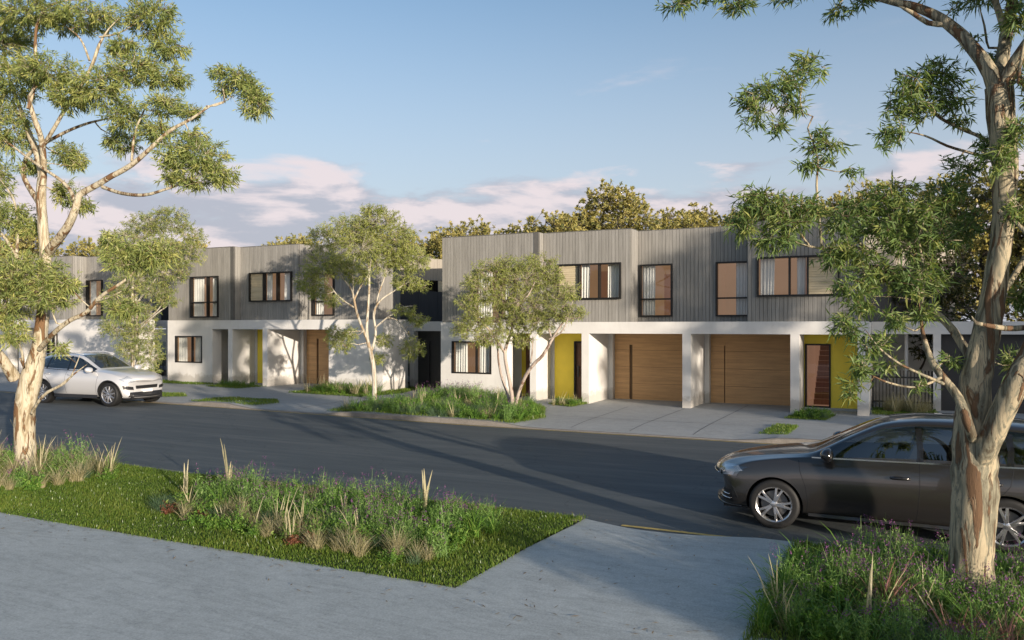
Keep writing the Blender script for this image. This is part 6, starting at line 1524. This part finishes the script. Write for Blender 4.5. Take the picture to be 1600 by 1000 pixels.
def nose_parts_wagon(r, bvh):
    for sd in (1, -1):
        b = MB(); side_patch(wg_side, [(2.02, .665), (1.74, .735), (1.80, .790), (2.02, .765)], sd, 10, .005, b)
        h = b.link('headlight', M['lamp_inner'], r, smooth=True, fixn=True)
        b = MB(); side_patch(wg_side, [(2.03, .655), (1.71, .735), (1.79, .80), (2.03, .775)], sd, 10, .013, b); b.link('lens', M['lamp_glass'], h, smooth=True, fixn=True)
        b = MB(); front_patch(bvh, [(sd * .50, .615), (sd * .80, .665), (sd * .80, .775), (sd * .55, .705)], 10, .006, b)
        h = b.link('headlight', M['lamp_inner'], r, smooth=True, fixn=True)
        b = MB(); front_patch(bvh, [(sd * .49, .605), (sd * .825, .655), (sd * .825, .79), (sd * .54, .715)], 10, .016, b)
        b.link('lens', M['lamp_glass'], h, smooth=True, fixn=True)
        p = front_pt(bvh, sd * .60, .665, .008)
        if p:
            b = MB(); b.lathe([(.001, .0), (.028, .0), (.036, -.006)], 16); q = b.link('projector', M['gloss_black'], h); q.location = p + Vector((.004, 0, 0)); q.rotation_euler = (0, 0, R(-90))
        b = MB(); front_patch(bvh, [(sd * .52, .30), (sd * .78, .30), (sd * .80, .46), (sd * .58, .46)], 8, .006, b)
        f = b.link('bumper_vent', M['black_plastic'], r, fixn=True)
        for zz in (.345, .40):
            pts = [front_pt(bvh, sd * y, zz, .014) for y in (.56, .62, .68, .74, .78)]
            pts = [p for p in pts if p]
            if len(pts) > 1:
                b = MB(); b.tube(pts, [.008] * len(pts), 6); b.link('light_bar', M['chrome'], f, smooth=True)
    b = MB(); front_patch(bvh, [(-.44, .50), (.44, .50), (.47, .64), (-.47, .64)], 12, .007, b); g = b.link('grille', M['black_plastic'], r, fixn=True)
    for zz in (.54, .59, .635):
        pts = [p for p in (front_pt(bvh, y, zz, .014) for y in np.linspace(-.45, .45, 11)) if p]
        b = MB(); b.tube(pts, [.007] * len(pts), 6); b.link('grille_bar', M['chrome'], g, smooth=True)
    b = MB(); front_patch(bvh, [(-.48, .27), (.48, .27), (.46, .40), (-.46, .40)], 10, .007, b); b.link('lower_intake', M['black_plastic'], r, fixn=True)
    # spoiler lip and roof rails
    b = MB(); b.tube([(-2.02, -.54, 1.395), (-2.16, -.3, 1.40), (-2.18, 0, 1.405), (-2.16, .3, 1.40), (-2.02, .54, 1.395)], [.02, .03, .032, .03, .02], 8); b.link('spoiler', M['black_paint'], r, smooth=True)
    for sd in (1, -1):
        pts = [q for q in (front_pt(bvh, sd * y, .245, .004) for y in (.10, .25, .40, .52, .62, .70, .76)) if q]
        b = MB(); b.tube(pts, [.014] * len(pts), 6); b.link('front_lip', M['gloss_black'], r, smooth=True)
nose_parts_wagon(wagon, wg_bvh)
wagon.location = (-.13, 11.92, ROAD + .004)
wagon.rotation_euler = (0, 0, math.pi - .012)

SUV = [
 (2.37, .26, .36, .50, .60, .62, .62, .56, .74, .38, .79, .80),
 (2.33, .34, .27, .72, .82, .83, .70, .76, .84, .50, .90, .92),
 (2.15, .36, .23, .82, .92, .92, .76, .84, .92, .56, .985, 1.01),
 (1.85, .22, .23, .86, .955, .955, .82, .86, .98, .60, 1.055, 1.08),
 (1.45, .08, .25, .88, .968, .965, .90, .86, 1.045, .63, 1.11, 1.13),
 (1.02, .04, .25, .88, .960, .955, .94, .855, 1.08, .68, 1.14, 1.155),
 (.86, .12, .25, .88, .958, .952, .95, .85, 1.09, .73, 1.16, 1.18),
 (.48, .14, .25, .88, .955, .950, .96, .845, 1.10, .69, 1.36, 1.40),
 (.12, .12, .25, .88, .955, .950, .965, .84, 1.105, .655, 1.53, 1.58),
 (-.08, .08, .25, .88, .955, .950, .97, .84, 1.11, .645, 1.58, 1.64),
 (-.38, .02, .25, .88, .955, .950, .975, .84, 1.115, .64, 1.61, 1.685),
 (-.48, .0, .25, .88, .955, .950, .98, .84, 1.12, .64, 1.612, 1.692),
 (-1.0, .0, .25, .88, .960, .955, .99, .845, 1.135, .63, 1.605, 1.695),
 (-1.32, .0, .25, .88, .970, .965, 1.00, .85, 1.15, .62, 1.58, 1.68),
 (-1.42, .0, .25, .88, .972, .968, 1.00, .85, 1.16, .615, 1.565, 1.675),
 (-1.78, -.05, .27, .87, .970, .965, 1.00, .84, 1.20, .59, 1.49, 1.63),
 (-1.95, -.08, .28, .86, .960, .955, .99, .82, 1.22, .575, 1.44, 1.595),
 (-2.08, -.12, .30, .85, .945, .94, .98, .80, 1.20, .56, 1.37, 1.54),
 (-2.30, -.20, .33, .82, .915, .91, .95, .77, 1.10, .55, 1.17, 1.22),
 (-2.42, -.22, .38, .76, .86, .85, .88, .72, 1.00, .50, 1.05, 1.06),
 (-2.46, -.20, .48, .60, .70, .70, .76, .60, .86, .42, .92, .93)]
sv_doors = {'seams': [[(1.0, 1.04), (.98, .85), (.93, .60), (.92, .38)], [(-.42, 1.10), (-.43, .80), (-.40, .38)], [(-1.42, 1.12), (-1.32, .95), (-1.12, .78), (-1.02, .55), (-1.0, .38)]],
            'chrome': [[(.84, 1.102), (.3, 1.112), (-.4, 1.126), (-1.0, 1.146), (-1.4, 1.17), (-1.74, 1.21)]],
            'pillars': [[(-.43, 1.135), (-.43, 1.35), (-.41, 1.59)], [(-1.37, 1.17), (-1.37, 1.40), (-1.33, 1.56)]],
            'handles': [(-.20, .985), (-1.20, 1.01)], 'sill': (.95, -.95, .25, .36), 'mirror': (.66, 1.09)}
suv, sv_side, sv_bvh = make_car('parked_car', 'silver white SUV parked at the far kerb beyond the left tree', (0, 0, 0), 0, SUV, M['silver_paint'], .385, .27, (1.46, -1.44), .955, .43, sv_doors,
    dict(glass_mid=.5, side_glass=range(6, 16), windshield=(6, 7, 8), rear_glass=(17,), spokes=10, double=False, seat_z=.80, seats=(-.05, -.95), dash=.62, mirror_mat=M['silver_paint'], trim='gloss_black', handle='silver_paint', skirt='black_plastic'))
def nose_parts_suv(r, bvh):
    for sd in (1, -1):
        b = MB(); front_patch(bvh, [(sd * .55, .80), (sd * .76, .745), (sd * .84, .86), (sd * .66, .955)], 10, .006, b)
        h = b.link('headlight', M['lamp_inner'], r, smooth=True, fixn=True)
        b = MB(); front_patch(bvh, [(sd * .54, .79), (sd * .77, .735), (sd * .86, .87), (sd * .66, .965)], 10, .014, b); b.link('lens', M['lamp_glass'], h, smooth=True, fixn=True)
        b = MB(); front_patch(bvh, [(sd * .52, .52), (sd * .82, .55), (sd * .84, .67), (sd * .54, .62)], 8, .006, b)
        f = b.link('side_intake', M['black_plastic'], r, fixn=True)
        p = front_pt(bvh, sd * .76, .60, .012)
        if p:
            b = MB(); b.lathe([(.001, .0), (.03, .0), (.038, -.008)], 14); q = b.link('fog_lamp', M['chrome'], f); q.location = p; q.rotation_euler = (0, 0, R(-90))
    b = MB(); front_patch(bvh, [(-.44, .55), (.44, .55), (.46, .66), (-.46, .66)], 10, .007, b); g = b.link('grille', M['black_plastic'], r, fixn=True)
    b = MB(); front_patch(bvh, [(-.70, .30), (.70, .30), (.66, .45), (-.66, .45)], 12, .007, b); b.link('lower_bumper', M['black_plastic'], r, fixn=True)
    p = front_pt(bvh, 0, .47, .02)
    if p:
        b = MB(); b.box(p.x - .02, p.x + .012, -.19, .19, .42, .53); b.link('number_plate', M['plate'], r)
    for sd in (1, -1):
        for ax in (1.46, -1.44):
            b = MB(); pts = []
            for k in range(19):
                a = math.pi * (k / 18) * 1.1 - .15
                q = sv_side(ax + .445 * math.cos(a), .385 + .445 * math.sin(a), sd, .004)
                if q is not None: pts.append(q)
            if len(pts) > 3: b.tube(pts, [.022] * len(pts), 6); b.link('arch_trim', M['black_plastic'], r, smooth=True)
        b = MB(); b.tube([(-1.9, sd * .56, 1.62), (-1.2, sd * .60, 1.70), (-.4, sd * .615, 1.705), (.02, sd * .62, 1.645)], [.012, .018, .018, .012], 6); b.link('roof_rail', M['silver_paint'], r, smooth=True)
        p = sv_side(-2.25, .95, sd, .004)
nose_parts_suv(suv, sv_bvh)
suv.location = (-24.3, 18.2, gz(-24) + ROAD + .006)
suv.rotation_euler = (0, 0, R(5))

# ------------------------------------------------------------------ labels: number the look-alikes left in one spot, from the left as seen from the street
ORD = ['leftmost', 'second from left', 'third from left', 'fourth from left', 'fifth from left', 'sixth from left', 'seventh from left', 'eighth from left', 'ninth from left', 'tenth from left', 'eleventh from left', 'twelfth from left']
same = {}
for o in scene.objects:
    if o.parent is None and o.get('label') and o.get('group'): same.setdefault((o['label'], o['group']), []).append(o)
for (lab, grp), obs in same.items():
    if 1 < len(obs) <= len(ORD):
        obs.sort(key=lambda o: (o.location.x * .9007 + o.location.y * .4343) / max(.1, -o.location.x * .4343 + o.location.y * .9007))
        for k, o in enumerate(obs):
            t = lab + ', ' + (ORD[k] if k < len(obs) - 1 else 'rightmost')
            if len(t.replace('-', ' ').split()) <= 16: o['label'] = t
